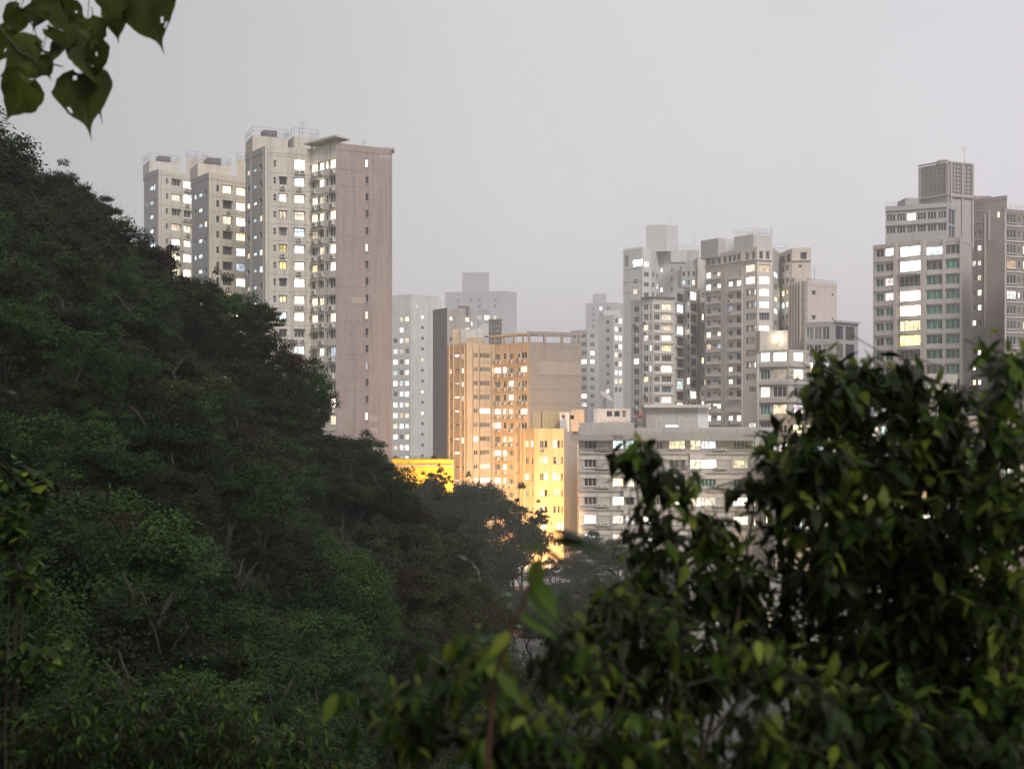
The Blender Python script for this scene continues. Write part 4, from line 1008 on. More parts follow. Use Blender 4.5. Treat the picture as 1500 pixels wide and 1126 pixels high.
def trunk_mesh(seed):
    r = random.Random(seed); b = MB()
    pts = [Vector((0, 0, -.06))]
    for k in range(1, 6): pts.append(Vector((r.uniform(-.05, .05)*k*.5, r.uniform(-.05, .05)*k*.5, k*.14)))
    b.tube(pts, [.036, .030, .027, .023, .018, .012], 7)
    for k in range(7):
        s = pts[r.randint(2, 5)]; a = r.uniform(0, 6.28); e = s + Vector((math.cos(a)*r.uniform(.10, .2), math.sin(a)*r.uniform(.10, .2), r.uniform(.10, .28)))
        mid = s.lerp(e, .5) + Vector((0, 0, .03)); b.tube([s, mid, e], [.014, .010, .004], 5)
    return b.mesh('trunk', M_BARK)
TRUNKS = [trunk_mesh(i) for i in range(4)]
CROWNS = {}
def get_crown(style, kind, fine, var):
    key = (style, kind, fine, var)
    if key not in CROWNS:
        n, lf = (15000, .050) if fine else (9000, .068)
        if style == 'open': n = int(n*.55)
        CROWNS[key] = crown_mesh(hash((style, fine)) % 1000 if False else {'round': 11, 'lobed': 23, 'layer': 37, 'open': 51, 'drape': 67}[style] + var*101 + (7 if fine else 0), style, n, lf, LM[kind])
    return CROWNS[key]

COLW = {'dark': 'dark green', 'green': 'mid green', 'olive': 'olive', 'vine': 'bright green', 'rust': 'brownish'}
SHAPEW = {'round': 'round-crowned', 'lobed': 'lumpy-crowned', 'layer': 'flat-layered', 'open': 'thin open', 'drape': 'vine-draped'}
TREE_LABEL = {
    'dark': 'dark green broadleaf tree crown among the hillside forest', 'green': 'mid green leafy tree among the hillside forest',
    'olive': 'olive yellow-green tree among the hillside forest', 'vine': 'bright green vine-draped tree on the hillside',
    'rust': 'brownish feathery tree on the hillside', 'plum': 'purplish dark-leaved tree standing on the hill crest'}
def tree(x, y, ztop, R, kind, style, label=None, group='trees of the wooded hillside', fine=None, name='tree', hmin=3.0, sq=1.0):
    hmin = R*1.5
    zb = land1(x, y) - 0.15; zb = max(zb, -.3)
    H = max(hmin, ztop - zb)
    t = thing(name, label or TREE_LABEL[kind], 'tree', (x, y, zb), group)
    if fine is None: fine = y < 62*S
    if H > 2.5*R: sq = min(1.7, H/(2.0*R))
    rz = random.uniform(0, 6.28)
    c = link('crown', get_crown(style, kind, fine, random.randint(0, 1)), t, Vector((0, 0, max(R*.5, H - R*sq*(.92 if sq < 1.2 else .74))))); c.scale = (R, R*random.uniform(.88, 1.1), R*sq*random.uniform(.9, 1.05)); c.rotation_euler = (0, 0, rz)
    k = link('trunk', random.choice(TRUNKS), t); k.scale = (R*1.5, R*1.5, H*.95); k.rotation_euler = (0, 0, rz)
    return t

# crest against the sky: photo column, top row, distance, radius, kind, style
CRX = [-60, 0, 60, 100, 140, 190, 240, 270, 300, 350, 390, 412, 470, 480, 500, 540, 570, 600, 640]
CRY = [200, 216, 234, 256, 270, 330, 362, 390, 402, 426, 446, 500, 545, 592, 628, 654, 692, 735, 775]
def crest_y(px): return float(np.interp(px, CRX, CRY))
def crest_at(px):
    return ('against the open sky' if px < 205 else 'before the pale far estate tower' if px < 281 else 'before the half-hidden cream tower' if px < 359 else 'before the tall cream tower' if px < 490 else 'below the pink-brown wall')
def rnd_(k): return math.sin(k*12.9898+3.1)
CREST = [(-18, 292, 118, 5.2, 'dark', 'lobed'), (22, 256, 121, 3.6, 'dark', 'lobed'), (62, 246, 122, 4.0, 'dark', 'round'), (92, 246, 124, 2.6, 'dark', 'lobed'), (118, 255, 121, 3.0, 'dark', 'layer'), (140, 268, 120, 2.6, 'dark', 'layer'),
    (104, 285, 114, 4.2, 'dark', 'round'), (150, 300, 117, 4.0, 'dark', 'lobed'), (172, 318, 118, 3.0, 'dark', 'layer'), (196, 344, 120, 2.8, 'dark', 'layer'), (228, 348, 121, 2.4, 'plum', 'lobed'), (248, 366, 121, 2.0, 'plum', 'open'),
    (205, 372, 116, 3.6, 'dark', 'round'), (262, 392, 118, 3.2, 'dark', 'round'), (300, 398, 121, 3.0, 'dark', 'round'), (336, 414, 123, 2.9, 'green', 'lobed'), (366, 424, 124, 2.8, 'dark', 'layer'), (386, 428, 125, 2.2, 'dark', 'layer'),
    (388, 470, 120, 3.2, 'dark', 'lobed'), (418, 502, 124, 2.5, 'plum', 'lobed'), (400, 525, 118, 3.0, 'dark', 'round'), (455, 528, 126, 2.7, 'green', 'round'), (464, 562, 125, 2.3, 'green', 'lobed'), (436, 585, 119, 3.3, 'dark', 'round'),
    (470, 612, 124, 2.8, 'dark', 'layer'), (500, 622, 125, 2.6, 'olive', 'layer'), (528, 630, 126, 2.6, 'dark', 'lobed'), (548, 656, 127, 2.3, 'green', 'lobed'), (568, 686, 128, 2.5, 'dark', 'round'), (536, 690, 121, 3.2, 'dark', 'round'), (594, 708, 132, 2.8, 'dark', 'round'), (574, 735, 122, 2.7, 'green', 'round')]
for (px, py, D, R, kd, sty) in CREST:
    p = ray(px, py, D*S); tree(p.x, p.y, p.z, R*S*1.12, kd, sty, ('purplish dark-leaved tree standing on the hill crest' if kd == 'plum' else f"{'mid green' if kd == 'green' else 'dark'} {SHAPEW[sty]} tree on the hill crest {crest_at(px)}") if kd != 'olive' else 'yellow-green flat-topped tree on the crest below the pink-brown wall', 'trees on the hill crest', False, hmin=4)

for k_, (px, py, D, R, kd, sty) in enumerate(CREST):
    for dx, dy in ((-14, 34), (-40, 50)):
        px2 = px+dx+rnd_(k_)*10; p = ray(px2, max(py+dy+rnd_(k_+9)*14, crest_y(px2+20)+14), (D-2)*S); tree(p.x, p.y, p.z, R*S*1.25, 'dark' if k_ % 4 else 'green', 'round' if k_ % 2 else 'lobed', f"dense {'dark' if k_ % 4 else 'mid green'} {'round' if k_ % 2 else 'lumpy'} tree packed below the crest {crest_at(px+dx)}", 'trees on the hill crest', False)

# named trees of the middle ground and the spur
MID = [
    (505, 800, 64, 3.4, 'vine', 'drape', 'bright green vine-draped tree bulging from the lower hillside'), (452, 838, 60, 2.8, 'vine', 'drape', 'vine-covered green tree beside the bulging draped tree'),
    (545, 850, 66, 2.2, 'vine', 'drape', 'small vine-hung tree at the edge of the dark gully'),
    (596, 792, 88, 4.6, 'rust', 'round', 'brownish feathery tree below the long stairway'), (648, 832, 86, 3.4, 'olive', 'round', 'olive scrub tree on the spur under the stair handrail'), (686, 862, 84, 2.5, 'olive', 'round', 'olive shrub tree at the foot of the spur by the goal'),
    (556, 800, 92, 3.8, 'dark', 'round', 'dark tree on the spur beside the brownish feathery tree'), (640, 890, 78, 3.2, 'rust', 'round', 'brown-tinged scrub tree low on the spur'), (700, 915, 76, 2.2, 'vine', 'drape', 'green creeper-covered shrub tree at the gully mouth'),
    (600, 905, 74, 3.4, 'dark', 'lobed', 'dark tree filling the gully under the spur'), (560, 935, 62, 2.4, 'dark', 'open', 'thin dark tree in the gully'), (660, 950, 60, 2.0, 'vine', 'drape', 'low green creeper mound in the gully'),
    (612, 690, 150, 4.4, 'dark', 'lobed', 'dark tree before the bright yellow podium'), (640, 678, 158, 2.2, 'dark', 'open', 'sparse treetop poking up across the yellow podium'), (700, 680, 160, 3.6, 'green', 'layer', 'flat-topped spreading tree in front of the ochre block'), (722, 700, 158, 3.0, 'green', 'layer', 'spreading green tree below the ochre block air conditioners'),
    (664, 712, 152, 4.4, 'dark', 'round', 'round dark tree between stairway and ochre block'), (700, 745, 148, 4.0, 'dark', 'round', 'dark tree above the stairway bend'), (752, 720, 152, 3.0, 'dark', 'open', 'open-branched dark tree against the golden block'), (764, 742, 150, 3.6, 'dark', 'lobed', 'dense dark tree against the golden block'),
    (790, 736, 151, 1.6, 'dark', 'open', 'dark leafy bough reaching across the golden block'), (640, 742, 140, 4.2, 'dark', 'lobed', 'dark tree behind the upper stairway'), (676, 778, 138, 3.8, 'dark', 'round', 'dark tree behind the lower stairway'), (722, 790, 150, 4.0, 'dark', 'round', 'dark tree beside the white pavilion'),
    (748, 806, 189, 3.2, 'dark', 'round', 'dark tree behind the white pavilion'), (806, 806, 162, 2.4, 'dark', 'open', 'thin tree before the base of the golden block'), (868, 770, 168, 3.4, 'dark', 'round', 'dark tree at the foot of the grey block'), (905, 782, 168, 3.6, 'dark', 'round', 'rounded dark tree before the grey block windows'),
    (840, 800, 166, 3.4, 'dark', 'lobed', 'dark tree between golden block and grey block'), (950, 800, 166, 4.2, 'dark', 'round', 'dark tree below the grey block behind the shrubs'), (1000, 812, 160, 3.8, 'dark', 'lobed', 'dark street tree left of the low shop row'), (880, 830, 150, 4.2, 'dark', 'round', 'dark tree behind the brown-stemmed sapling'), (800, 868, 150, 2.4, 'dark', 'round', 'low dark tree in front of the pavilion fence'),
    (586, 700, 150, 3.2, 'dark', 'lobed', 'dark tree at the foot of the pink-brown wall'), (632, 699, 149, 3.4, 'dark', 'round', 'low dark tree hiding the lower podium'), (655, 706, 147, 3.2, 'dark', 'lobed', 'dark tree at the right end of the podium'),
    (572, 748, 112, 3.2, 'green', 'round', 'mid green tree at the head of the stairway'), (560, 752, 108, 3.4, 'dark', 'lobed', 'dark lumpy tree left of the stairway head'), (618, 822, 100, 3.2, 'dark', 'round', 'dark round tree under the stairway'), (664, 858, 98, 2.4, 'dark', 'lobed', 'dark tree at the stairway foot'),
    (735, 905, 118, 2.6, 'dark', 'round', 'dark tree at the near edge of the pitch'), (775, 884, 120, 3.0, 'dark', 'lobed', 'dark lumpy tree between pitch and sapling'), (825, 872, 122, 3.2, 'dark', 'round', 'dark tree behind the sapling top leaves'), (880, 866, 124, 3.2, 'dark', 'lobed', 'dark lumpy tree before the shop row'), (930, 850, 126, 3.4, 'dark', 'round', 'dark round tree before the shop row'),
    (985, 862, 120, 3.2, 'dark', 'round', 'dark tree standing left of the shop row'), (720, 940, 92, 2.8, 'dark', 'lobed', 'dark shrub tree deep in the gully'), (770, 960, 90, 3.0, 'dark', 'round', 'dark round shrub tree deep in the gully'), (690, 985, 70, 2.6, 'green', 'round', 'green shrub tree low in the gully'), (830, 960, 86, 3.2, 'dark', 'lobed', 'dark lumpy tree below the hanging-leaf shrub'), (900, 950, 88, 3.4, 'dark', 'round', 'dark round tree below the sapling'),
    (770, 935, 146, 3.2, 'dark', 'lobed', 'dark lumpy tree on the near side of the pitch'), (815, 922, 147, 3.4, 'dark', 'round', 'dark round tree on the near side of the pitch'), (868, 910, 146, 3.6, 'dark', 'round', 'dark tree behind the low hanging-leaf shrub'),
    (690, 700, 175, 3.0, 'dark', 'round', 'dark tree top just under the ochre block windows')]
for (px, py, D, R, kd, sty, lab) in MID:
    k_ = S if D < 145 else 1.0
    p = ray(px, py, D*k_); tree(p.x, p.y, p.z, R*k_*(1.08 if D < 145 or sty == 'open' else 1.3), kd, sty, lab, 'trees of the valley and the spur', D < 100, hmin=3.2)

rv = random.Random(8)
for k_ in range(46):                                               # scrub on the spur
    D = rv.uniform(84, 126)*S; px = rv.uniform(545, 720); x_ = (px-750)/FPX*D; zg = land1(x_, D)
    if zg < 1.0: continue
    random.seed(k_+300); R_ = rv.uniform(.8, 1.35); top = zg + R_*rv.uniform(1.1, 1.7)
    lim = zat(770 + (px-596)*.72, D)                                  # keep the stairway clear of leaves
    if px > 596 and top > lim: top = max(zg+.5, lim)
    kd = rv.choice(('olive', 'dark', 'dark', 'green', 'rust')); sty = rv.choice(('round', 'lobed'))
    tree(x_, D, top, R_, kd, sty, f"low {COLW[kd]} {SHAPEW[sty]} scrub tree on the spur {'above' if px < 620 else 'beside'} the stairway", 'trees of the valley and the spur', False)
for k_ in range(44):
    px = rv.uniform(585, 790); D = rv.uniform(108, 170); py = 742 + max(0, px-640)*.28 + rv.uniform(0, 60) + (170-D)*.35
    if px > 690 and D < 179 and py > 760 and px < 850: D = rv.uniform(104, 122); py += 22
    if px > 706 and py > 800: continue
    p = ray(px, py-6, D); random.seed(k_*7)
    tree(p.x, p.y, p.z, rv.uniform(3.2, 4.6)*D/150, 'dark' if k_ % 5 else 'green', rv.choice(('round', 'lobed', 'layer')), f"{'dark' if k_ % 5 else 'mid green'} tree in the wood {'behind the stairway' if px < 680 else 'below the golden block' if px > 745 else 'below the ochre block'}, {'tall' if py < 775 else 'low'}", 'trees of the valley and the spur', False)

# the forest between: staggered over the slope
rr = random.Random(5)
SP, placed, Y0 = 4.0, [], 23.0
y = Y0
while y < 119:
    step = 3.2 + y*.018
    x = -0.49*y - 2
    xr = min(-0.06*y - 1, (6.0-.055*y)/.895 - 1.0)
    while x < xr:
        X, Y = x + rr.uniform(-.9, .9), y + rr.uniform(-1.1, 1.1)
        x += step*rr.uniform(.85, 1.2)
        X, Y = X*S, Y*S; zg = land1(X, Y); px = 750 + X/Y*FPX
        if zg < 1.5 or (px > 560 and Y > 28): continue
        R = rr.choice((1.7, 2.2, 2.8, 3.6))*rr.uniform(.9, 1.1)*(0.80 + Y/S/260)*S*1.12
        top = zg + rr.uniform(4.4, 6.8)*S
        pyt = HORIZON - (top-CZ)/Y*FPX
        R_px = R/Y*FPX; top = min(top, zat(max(crest_y(px), crest_y(px+R_px*.6)) + 8, Y))
        kd = rr.choices(('dark', 'green', 'olive', 'vine', 'rust'), (46, 28, 14, 9, 3))[0]
        sty = 'drape' if kd == 'vine' else rr.choices(('round', 'lobed', 'layer', 'open'), (38, 32, 22, 8))[0]
        random.seed(int(X*91+Y*37))
        py_ = HORIZON - (top-CZ)/Y*FPX
        zone = ('just under the hill crest' if py_ < 330 + .62*px else 'beside the pale-leaved vine at the left edge' if (px < 150 and 600 < py_ < 900) else 'on the slope above the fine-leaved grassy shrub' if py_ > 880
                else 'beside the bulging vine-draped tree' if px > 380 and py_ > 720 else 'on the slope below the pink-brown tower' if px > 330 else 'on the dark middle slope' if py_ > 620 else 'on the steep upper slope')
        tree(X, Y, top, R, kd, sty, f"{'small' if R < 1.1 else 'large' if R > 1.6 else 'medium'} {COLW[kd]} {SHAPEW[sty]} tree {zone}")
    y += step*.9

# undergrowth over the slope
rng = np.random.default_rng(3)
n = 60000
YY = 5 + 60*rng.random(n)**.8; XX = -(.50*YY+3) + (.50*YY+9)*rng.random(n)
ZZ = land(XX, YY); P = np.stack([XX, YY, ZZ + rng.random(n)**2*1.1], -1)
keep = ZZ > .4
P = P[keep]
N_ = np.tile(np.array([[.5, -.3, .8]]), (len(P), 1))
ug = np_mesh('undergrowth', leaf_quads(rng, P, N_, 0.22, .3, .3), 4, [LM['dark']])
tag(link('undergrowth', ug), 'dark leafy undergrowth covering the hillside', 'undergrowth', kind='stuff')
# ------------------------------------------------------------------ foreground leaves
def leaf_shape(kind):
    """unit leaf along +Y from its stalk, face up +Z, folded on the midrib and curved down"""
    if kind == 'ovate':   prof = [(0, .025), (.12, .14), (.30, .215), (.52, .20), (.74, .12), (.90, .045), (1.0, .005)]; sag, fold = .24, .16
    elif kind == 'lance': prof = [(0, .02), (.15, .10), (.36, .145), (.6, .12), (.82, .06), (1.0, .004)]; sag, fold = .30, .10
    else:                 prof = [(-.10, .16), (0, .34), (.14, .45), (.34, .43), (.55, .30), (.70, .17), (.80, .07), (.90, .03), (1.02, .004)]; sag, fold = .10, .08
    v, f = [], []
    for t, w in prof:
        z = -sag*t*t
        e = z + fold*w - .5*w*w
        v += [(-w, t, e), (-w*.5, t+.015, z+fold*w*.35), (0, t, z), (w*.5, t+.015, z+fold*w*.35), (w, t, e)]
    for k in range(len(prof)-1):
        for q in range(4):
            a = k*5+q; f.append((a, a+1, a+6, a+5))
    return v, f

FLM = {
    'dark': leaf_mat('shrub_leaf', [(.30, (.007, .012, .003)), (.5, (.016, .028, .005)), (.72, (.040, .058, .011))], .30, .42, 2.2, .4),
    'mid': leaf_mat('shrub_leaf_green', [(.30, (.026, .055, .006)), (.5, (.062, .115, .013)), (.72, (.12, .19, .024))], .45, .42, 2.5, .4),
    'young': leaf_mat('young_lit_leaf', [(.30, (.10, .14, .016)), (.5, (.18, .23, .028)), (.72, (.28, .32, .045))], .55, .42, 2.5, .3),  # young green that also paints in the light caught by leaf tips
    'heart': leaf_mat('heart_leaf', [(.30, (.018, .028, .005)), (.5, (.046, .066, .010)), (.72, (.085, .11, .018))], .5, .45, 7.0, .35),
}
M_STEM = plain('brown_stem', (.045, .030, .020), .8, 0, .4, 20)
M_STEMG = plain('green_stem', (.022, .028, .010), .8, 0, .4, 20)
LEAFME = {}
for k in ('ovate', 'lance', 'heart'):
    v_, f_ = leaf_shape(k)
    for mk in FLM:
        me = bpy.data.meshes.new('leaf'); me.from_pydata(v_, [], f_); me.materials.append(FLM[mk]); me.polygons.foreach_set('use_smooth', [True]*len(f_)); me.update()
        LEAFME[(k, mk)] = me

def frame(d, up):
    d = d.normalized(); x = d.cross(up)
    if x.length < 1e-3: x = d.cross(Vector((1, 0, 0)))
    x.normalize(); z = x.cross(d)
    return Matrix(((x.x, d.x, z.x), (x.y, d.y, z.y), (x.z, d.z, z.z)))

def shrub(label, base, blobs, nclus, kind='ovate', size=(.10, .17), seed=1, mix=(.75, .2, .05), per=(5, 9), droop=.75, name='shrub', group=None, stem_r=.016, stems=None, maxparts=300, twig=.22, lit_edge=True, cat='shrub'):
    """blobs: (photo column, row, radius in photo pixels, distance, depth spread)"""
    r = random.Random(seed)
    B = ray(*base)
    t = thing(name, label, cat, B, group)
    tops = []
    wts = [b[2]**2 for b in blobs]
    leaves = []                                   # (matrix, kind, material, weight)
    tw = MB()
    for b in (stems or blobs):
        C = ray(b[0], b[1], b[3]); q = MB()
        m1 = B.lerp(C, .35) + Vector((r.uniform(-.1, .1), r.uniform(-.1, .1), -.05)); m2 = B.lerp(C, .7) + Vector((r.uniform(-.07, .07), r.uniform(-.1, .1), .04))
        q.tube([B + Vector((r.uniform(-.08, .08), r.uniform(-.08, .08), -.3)), m1, m2, C], [stem_r, stem_r*.8, stem_r*.55, stem_r*.22], 7); q.build('stem', M_STEM, t)
    for _ in range(nclus):
        b = r.choices(blobs, wts)[0]
        while True:
            a, c, e = r.uniform(-1, 1), r.uniform(-1, 1), r.uniform(-1, 1)
            if a*a + c*c + e*e <= 1: break
        D = b[3] + e*b[4]; py = b[1] + c*b[2]
        p = ray(b[0] + a*b[2], py, D); C = ray(b[0], b[1], b[3])
        out = (p - C); out = out.normalized() if out.length > .01 else Vector((0, 0, 1))
        d = (out*.7 + Vector((r.uniform(-.5, .5), r.uniform(-.5, .5), r.uniform(.0, .6)))).normalized()
        tip = p; root = p - d*twig*r.uniform(.8, 1.6) - Vector((0, 0, .03))
        tw.tube([root, root.lerp(tip, .5)+Vector((0, 0, .015)), tip], [.0024, .0019, .0009], 4, cap=False)
        n = r.randint(*per)
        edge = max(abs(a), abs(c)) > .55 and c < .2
        for k in range(n):
            s = (k+.5)/n; q = root.lerp(tip, .35 + .65*s); ang = k*2.4 + r.uniform(-.4, .4)
            side = d.orthogonal().normalized(); side = Matrix.Rotation(ang, 3, d) @ side
            ld = (d*(.35+.4*s) + side*.9 + Vector((0, 0, -droop*r.uniform(.4, 1.3)))).normalized()
            L = r.uniform(*size)*(1.05-.35*s)
            up = (Vector((0, 0, 1)) + side*.25 + Vector((r.uniform(-.4, .4), r.uniform(-.4, .4), 0))).normalized()
            M = (Matrix.Translation(q) @ frame(ld, up).to_4x4() @ Matrix.Diagonal((L*r.uniform(.85, 1.15), L, L*r.uniform(.6, 1.5), 1)))
            x = r.random()
            yk = mix[2]*(2.6 if (edge and lit_edge) else .35)  # brighter leaf colour gathered on the upper rim to paint lit tips
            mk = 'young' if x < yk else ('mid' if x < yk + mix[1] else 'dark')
            leaves.append((M, kind, mk, L/D + (.004 if edge else 0) - e*.01))
    o = tw.build('twig', M_STEMG, t); o['kind'] = 'stuff'
    leaves.sort(key=lambda z: -z[3])
    for M, kd, mk, _ in leaves[:maxparts]:
        o = link('leaf', LEAFME[(kd, mk)], t); M2 = Matrix.Translation(-B) @ M
        o.matrix_local = M2
    rest = leaves[maxparts:]
    if rest:
        for_v, for_f, for_m = [], [], []
        v_, f_ = leaf_shape(kind); va = np.array(v_)
        order = ('dark', 'mid', 'young')
        for i, (M, kd, mk, _) in enumerate(rest):
            A = np.array(M); w = va @ A[:3, :3].T + A[:3, 3] - np.array(B)
            for_v.append(w); for_f += [tuple(x + i*len(v_) for x in f) for f in f_]; for_m += [order.index(mk)]*len(f_)
        me = bpy.data.meshes.new('foliage'); me.from_pydata(np.concatenate(for_v).tolist(), [], for_f)
        for mk in order: me.materials.append(FLM[mk])
        me.polygons.foreach_set('material_index', for_m); me.polygons.foreach_set('use_smooth', [True]*len(for_f)); me.update()
        o = link('foliage', me, t); o['kind'] = 'stuff'
    return t

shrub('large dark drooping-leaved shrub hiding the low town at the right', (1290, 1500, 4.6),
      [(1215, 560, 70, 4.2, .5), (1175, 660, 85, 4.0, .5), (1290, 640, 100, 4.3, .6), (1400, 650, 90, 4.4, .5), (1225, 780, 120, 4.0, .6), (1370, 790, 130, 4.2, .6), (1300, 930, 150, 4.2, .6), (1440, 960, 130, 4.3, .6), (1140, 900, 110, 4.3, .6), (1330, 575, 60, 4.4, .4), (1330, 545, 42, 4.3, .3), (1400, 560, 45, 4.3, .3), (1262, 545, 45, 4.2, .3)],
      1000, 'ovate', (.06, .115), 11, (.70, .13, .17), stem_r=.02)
shrub('shrub with yellow-green tips coloured as lit rising past the brown far right block', (1530, 1400, 3.8),
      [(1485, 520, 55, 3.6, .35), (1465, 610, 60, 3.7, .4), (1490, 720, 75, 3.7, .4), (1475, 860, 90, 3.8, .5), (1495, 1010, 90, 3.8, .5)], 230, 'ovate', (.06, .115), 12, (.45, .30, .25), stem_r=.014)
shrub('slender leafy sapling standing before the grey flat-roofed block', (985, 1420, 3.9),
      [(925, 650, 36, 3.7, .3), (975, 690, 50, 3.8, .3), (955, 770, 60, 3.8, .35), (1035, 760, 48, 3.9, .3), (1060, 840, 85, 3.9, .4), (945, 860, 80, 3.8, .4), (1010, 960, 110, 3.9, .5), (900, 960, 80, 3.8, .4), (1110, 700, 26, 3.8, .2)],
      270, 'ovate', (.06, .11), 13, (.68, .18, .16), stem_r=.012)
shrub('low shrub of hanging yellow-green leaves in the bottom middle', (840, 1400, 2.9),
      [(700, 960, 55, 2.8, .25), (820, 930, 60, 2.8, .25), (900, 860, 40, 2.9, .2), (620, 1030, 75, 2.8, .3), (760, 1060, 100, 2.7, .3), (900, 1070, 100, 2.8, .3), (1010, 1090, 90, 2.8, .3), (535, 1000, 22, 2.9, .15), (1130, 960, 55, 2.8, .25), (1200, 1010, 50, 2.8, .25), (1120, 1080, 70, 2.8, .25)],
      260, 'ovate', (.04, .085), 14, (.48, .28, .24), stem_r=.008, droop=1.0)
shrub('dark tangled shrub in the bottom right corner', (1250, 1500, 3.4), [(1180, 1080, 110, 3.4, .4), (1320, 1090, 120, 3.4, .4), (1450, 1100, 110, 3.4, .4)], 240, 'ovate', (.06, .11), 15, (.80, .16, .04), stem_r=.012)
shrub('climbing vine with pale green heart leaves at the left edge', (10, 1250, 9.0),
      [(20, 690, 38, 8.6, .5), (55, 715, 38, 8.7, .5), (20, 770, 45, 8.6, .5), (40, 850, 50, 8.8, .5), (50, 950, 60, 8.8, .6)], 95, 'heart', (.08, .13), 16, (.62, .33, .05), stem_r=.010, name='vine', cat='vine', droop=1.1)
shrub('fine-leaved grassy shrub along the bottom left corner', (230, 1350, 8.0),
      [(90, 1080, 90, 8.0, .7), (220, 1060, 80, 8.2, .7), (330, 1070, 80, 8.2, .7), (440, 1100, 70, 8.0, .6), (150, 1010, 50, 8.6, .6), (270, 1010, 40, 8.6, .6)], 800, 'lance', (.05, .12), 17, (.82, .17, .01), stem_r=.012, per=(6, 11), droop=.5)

# brown-red leader of the sapling with its large terminal leaves
B = ray(716, 1160, 2.3)
t = thing('sapling', 'young sapling with a slanting red-brown stem and broad top leaves', 'sapling', B)
pp = [ray(700, 1240, 2.35), ray(716, 1100, 2.3), ray(722, 1005, 2.3), ray(742, 940, 2.28), ray(768, 880, 2.28), ray(790, 820, 2.27), ray(815, 772, 2.27)]
mb = MB(); mb.tube(pp, [.0055, .005, .0045, .004, .0035, .0028, .0012], 8); mb.build('stem', plain('red_stem', (.085, .030, .018), .7, 0, .3, 30), t, smooth=True)
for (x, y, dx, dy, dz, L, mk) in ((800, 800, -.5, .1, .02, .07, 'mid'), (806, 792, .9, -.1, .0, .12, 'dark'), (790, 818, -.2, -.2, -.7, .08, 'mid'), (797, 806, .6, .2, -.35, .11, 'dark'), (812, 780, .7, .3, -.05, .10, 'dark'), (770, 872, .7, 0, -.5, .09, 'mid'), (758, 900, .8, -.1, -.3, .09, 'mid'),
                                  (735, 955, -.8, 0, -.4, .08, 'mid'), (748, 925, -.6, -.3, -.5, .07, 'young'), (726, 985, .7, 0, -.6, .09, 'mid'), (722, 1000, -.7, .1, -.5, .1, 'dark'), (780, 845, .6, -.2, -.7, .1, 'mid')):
    M = Matrix.Translation(ray(x, y, 2.28)) @ frame(Vector((dx, dy, dz)), Vector((0, -.35, 1)).normalized()).to_4x4() @ Matrix.Diagonal((L*1.15, L, L, 1))
    o = link('leaf', LEAFME[('ovate', mk)], t); o.matrix_local = Matrix.Translation(-B) @ M

# overhanging branch in the upper left: stalk point, tip point (photo pixels), width factor
OD = 5.6
B = ray(-40, 20, OD)
B = Vector((-3.2, -5.5, land1(-3.2, -5.5)-.1))
t = thing('overhanging_tree', 'tree whose heart-shaped long-tipped leaves hang down against the sky', 'tree', B)
q = MB(); top = Vector((-1.2, -3.4, CZ+6.0)); br = ray(-60, -10, OD)
q.tube([B, B.lerp(top, .35)+Vector((.2, 0, 0)), B.lerp(top, .7), top], [.24, .19, .15, .07], 10); q.build('trunk', M_BARK, t)
q = MB(); q.tube([B.lerp(top, .6), Vector((-2.6, -.5, CZ+4.6)), Vector((-2.9, 2.6, CZ+4.2)), br+Vector((0, -.6, .7)), br], [.10, .07, .045, .02, .011], 8); q.build('bough', M_BARK, t)
shade_crown = link('crown', get_crown('open', 'dark', True, 0), t, Vector((-.8, -4.0, CZ+6.6)) - B); shade_crown.scale = (6.2, 5.2, 3.0)  # unseen crown above the camera, added and sized to shade the foreground
q = MB(); q.tube([ray(-60, -10, OD), ray(0, 42, OD), ray(30, 78, OD), ray(60, 90, OD), ray(92, 98, OD)], [.010, .008, .007, .005, .003], 7); q.build('twig', M_STEM, t)
q = MB(); q.tube([ray(20, -40, OD+.1), ray(95, -5, OD+.1), ray(160, -20, OD+.1), ray(250, -40, OD+.1)], [.010, .008, .007, .005], 7); q.build('twig', M_STEM, t)
HL = [ # x0,y0 (stalk), x1,y1 (tip), width, facing, depth offset
    (62, 72, -6, 110, 1.15, (.2, -1, .2), .02), (42, 116, 2, 180, 1.05, (.1, -1, .1), -.03), (58, 84, 76, 118, .9, (.3, -1, .3), -.05), (128, 28, 120, 100, 1.0, (-.1, -1, .2), .05), (112, 66, 138, 104, 1.1, (.2, -.9, .5), -.06),
    (118, 108, 129, 198, 1.0, (0, -1, .1), 0), (148, 108, 141, 178, .8, (-.5, -.8, .2), .03), (70, 44, 130, 84, .75, (-.3, -.6, .8), -.08), (110, 86, 152, 128, .8, (.5, -.5, .9), -.1), (92, 2, 32, 12, 1.3, (.1, -1, -.2), 0), (60, 8, 46, 44, 1.2, (0, -1, .2), .06), (108, 0, 96, 36, 1.1, (.2, -1, .3), -.02),
    (212, -8, 235, 72, 1.0, (-.1, -1, .1), 0), (166, 12, 174, 64, .75, (.3, -1, .2), .05), (150, -14, 160, 26, .9, (0, -1, 0), .02), (246, -20, 251, 10, .6, (0, -1, 0), .02), (186, -30, 190, 16, .9, (.2, -1, 0), .06), (20, 44, -10, 96, .9, (.2, -1, .4), .05),
    (100, 50, 66, 96, .8, (-.4, -.9, .3), -.04), (140, 60, 150, 118, .75, (.4, -.8, .5), -.07), (84, 24, 150, 66, .7, (.1, -.7, .8), .03), (176, -6, 140, 44, .8, (-.2, -1, .3), -.03), (30, 12, 4, 62, .8, (.3, -1, .2), .04)]
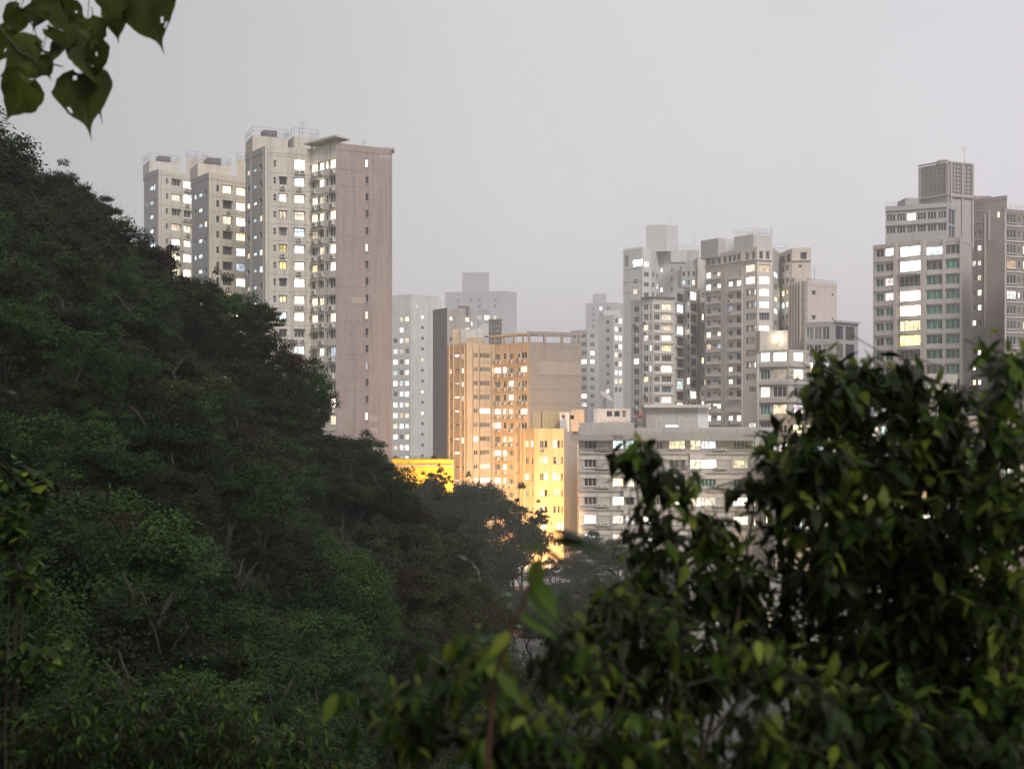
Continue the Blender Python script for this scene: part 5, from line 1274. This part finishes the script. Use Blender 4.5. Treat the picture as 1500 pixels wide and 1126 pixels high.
def eaten_leaf(seed):
    """heart leaf with wavy blade, ragged edge, a long drip tip and a few insect holes"""
    r = random.Random(seed); prof = [(-.12, .10), (-.08, .26), (0, .37), (.10, .445), (.20, .465), (.30, .45), (.40, .405), (.50, .345), (.60, .265), (.68, .19), (.75, .12), (.82, .06), (.90, .026), (1.0, .008), (1.08, .002)]
    NC = 14; v, f = [], []; ph = r.uniform(0, 6); hol = {(r.randint(2, 9), r.randint(1, NC-2)) for _ in range(r.randint(0, 2))}
    for k, (t, w) in enumerate(prof):
        wl_, wr_ = (w*(1 + r.uniform(-.05, .05) + .04*math.sin(t*17+ph)) for _ in (0, 1))
        for q in range(NC+1):
            a = q/NC*2-1; x = a*(wl_ if a < 0 else wr_); tt = t + (.12*(1-abs(a))**.5*(1 if t < 0 else 0)) + .02*abs(a)
            v.append((x, tt, -.12*t*t + .10*abs(x) - .22*x*x + .018*math.sin(8*x+ph)*math.sin(9*t+ph) - .012*math.exp(-(a*9)**2)))
    for k in range(len(prof)-1):
        for q in range(NC):
            if (k, q) in hol: continue
            a = k*(NC+1)+q; f.append((a, a+1, a+NC+2, a+NC+1))
    me = bpy.data.meshes.new('leaf'); me.from_pydata(v, [], f); me.materials.append(FLM['heart']); me.polygons.foreach_set('use_smooth', [True]*len(f)); me.update()
    return me
for k_, (x0, y0, x1, y1, w, nf, dd) in enumerate(HL):
    a, b = ray(x0, y0, OD+dd), ray(x1, y1, OD+dd+random.uniform(-.08, .08)); d = b-a; L = d.length/1.06
    M = Matrix.Translation(a) @ frame(d, Vector(nf).normalized()).to_4x4() @ Matrix.Diagonal((L*w*1.02, L, L, 1))
    o = link('leaf', eaten_leaf(k_), t); o.matrix_local = Matrix.Translation(-B) @ M
    s = MB(); k = Vector((random.uniform(-.05, .05), 0, .09)); s.tube([a + k*1.6 - d*.1, a+k*.6, a], [.0026, .0022, .0018], 5, cap=False); s.build('stalk', M_STEMG, t)

# ------------------------------------------------------------------ damp air
hz, n_, l_, b_ = new_mat('haze_air')
n_.remove(b_)
vol = n_.new('ShaderNodeVolumePrincipled'); vol.inputs['Color'].default_value = (.97, .96, .97, 1); vol.inputs['Density'].default_value = 0.0007; vol.inputs['Anisotropy'].default_value = 0.25
l_.new(vol.outputs[0], n_['Material Output'].inputs['Volume'])
mb = MB(); mb.box(-2700, 2700, -350, 2800, -1.5, 165)
tag(mb.build('haze', hz), 'pale damp haze filling the valley and veiling far towers', 'haze', kind='stuff')
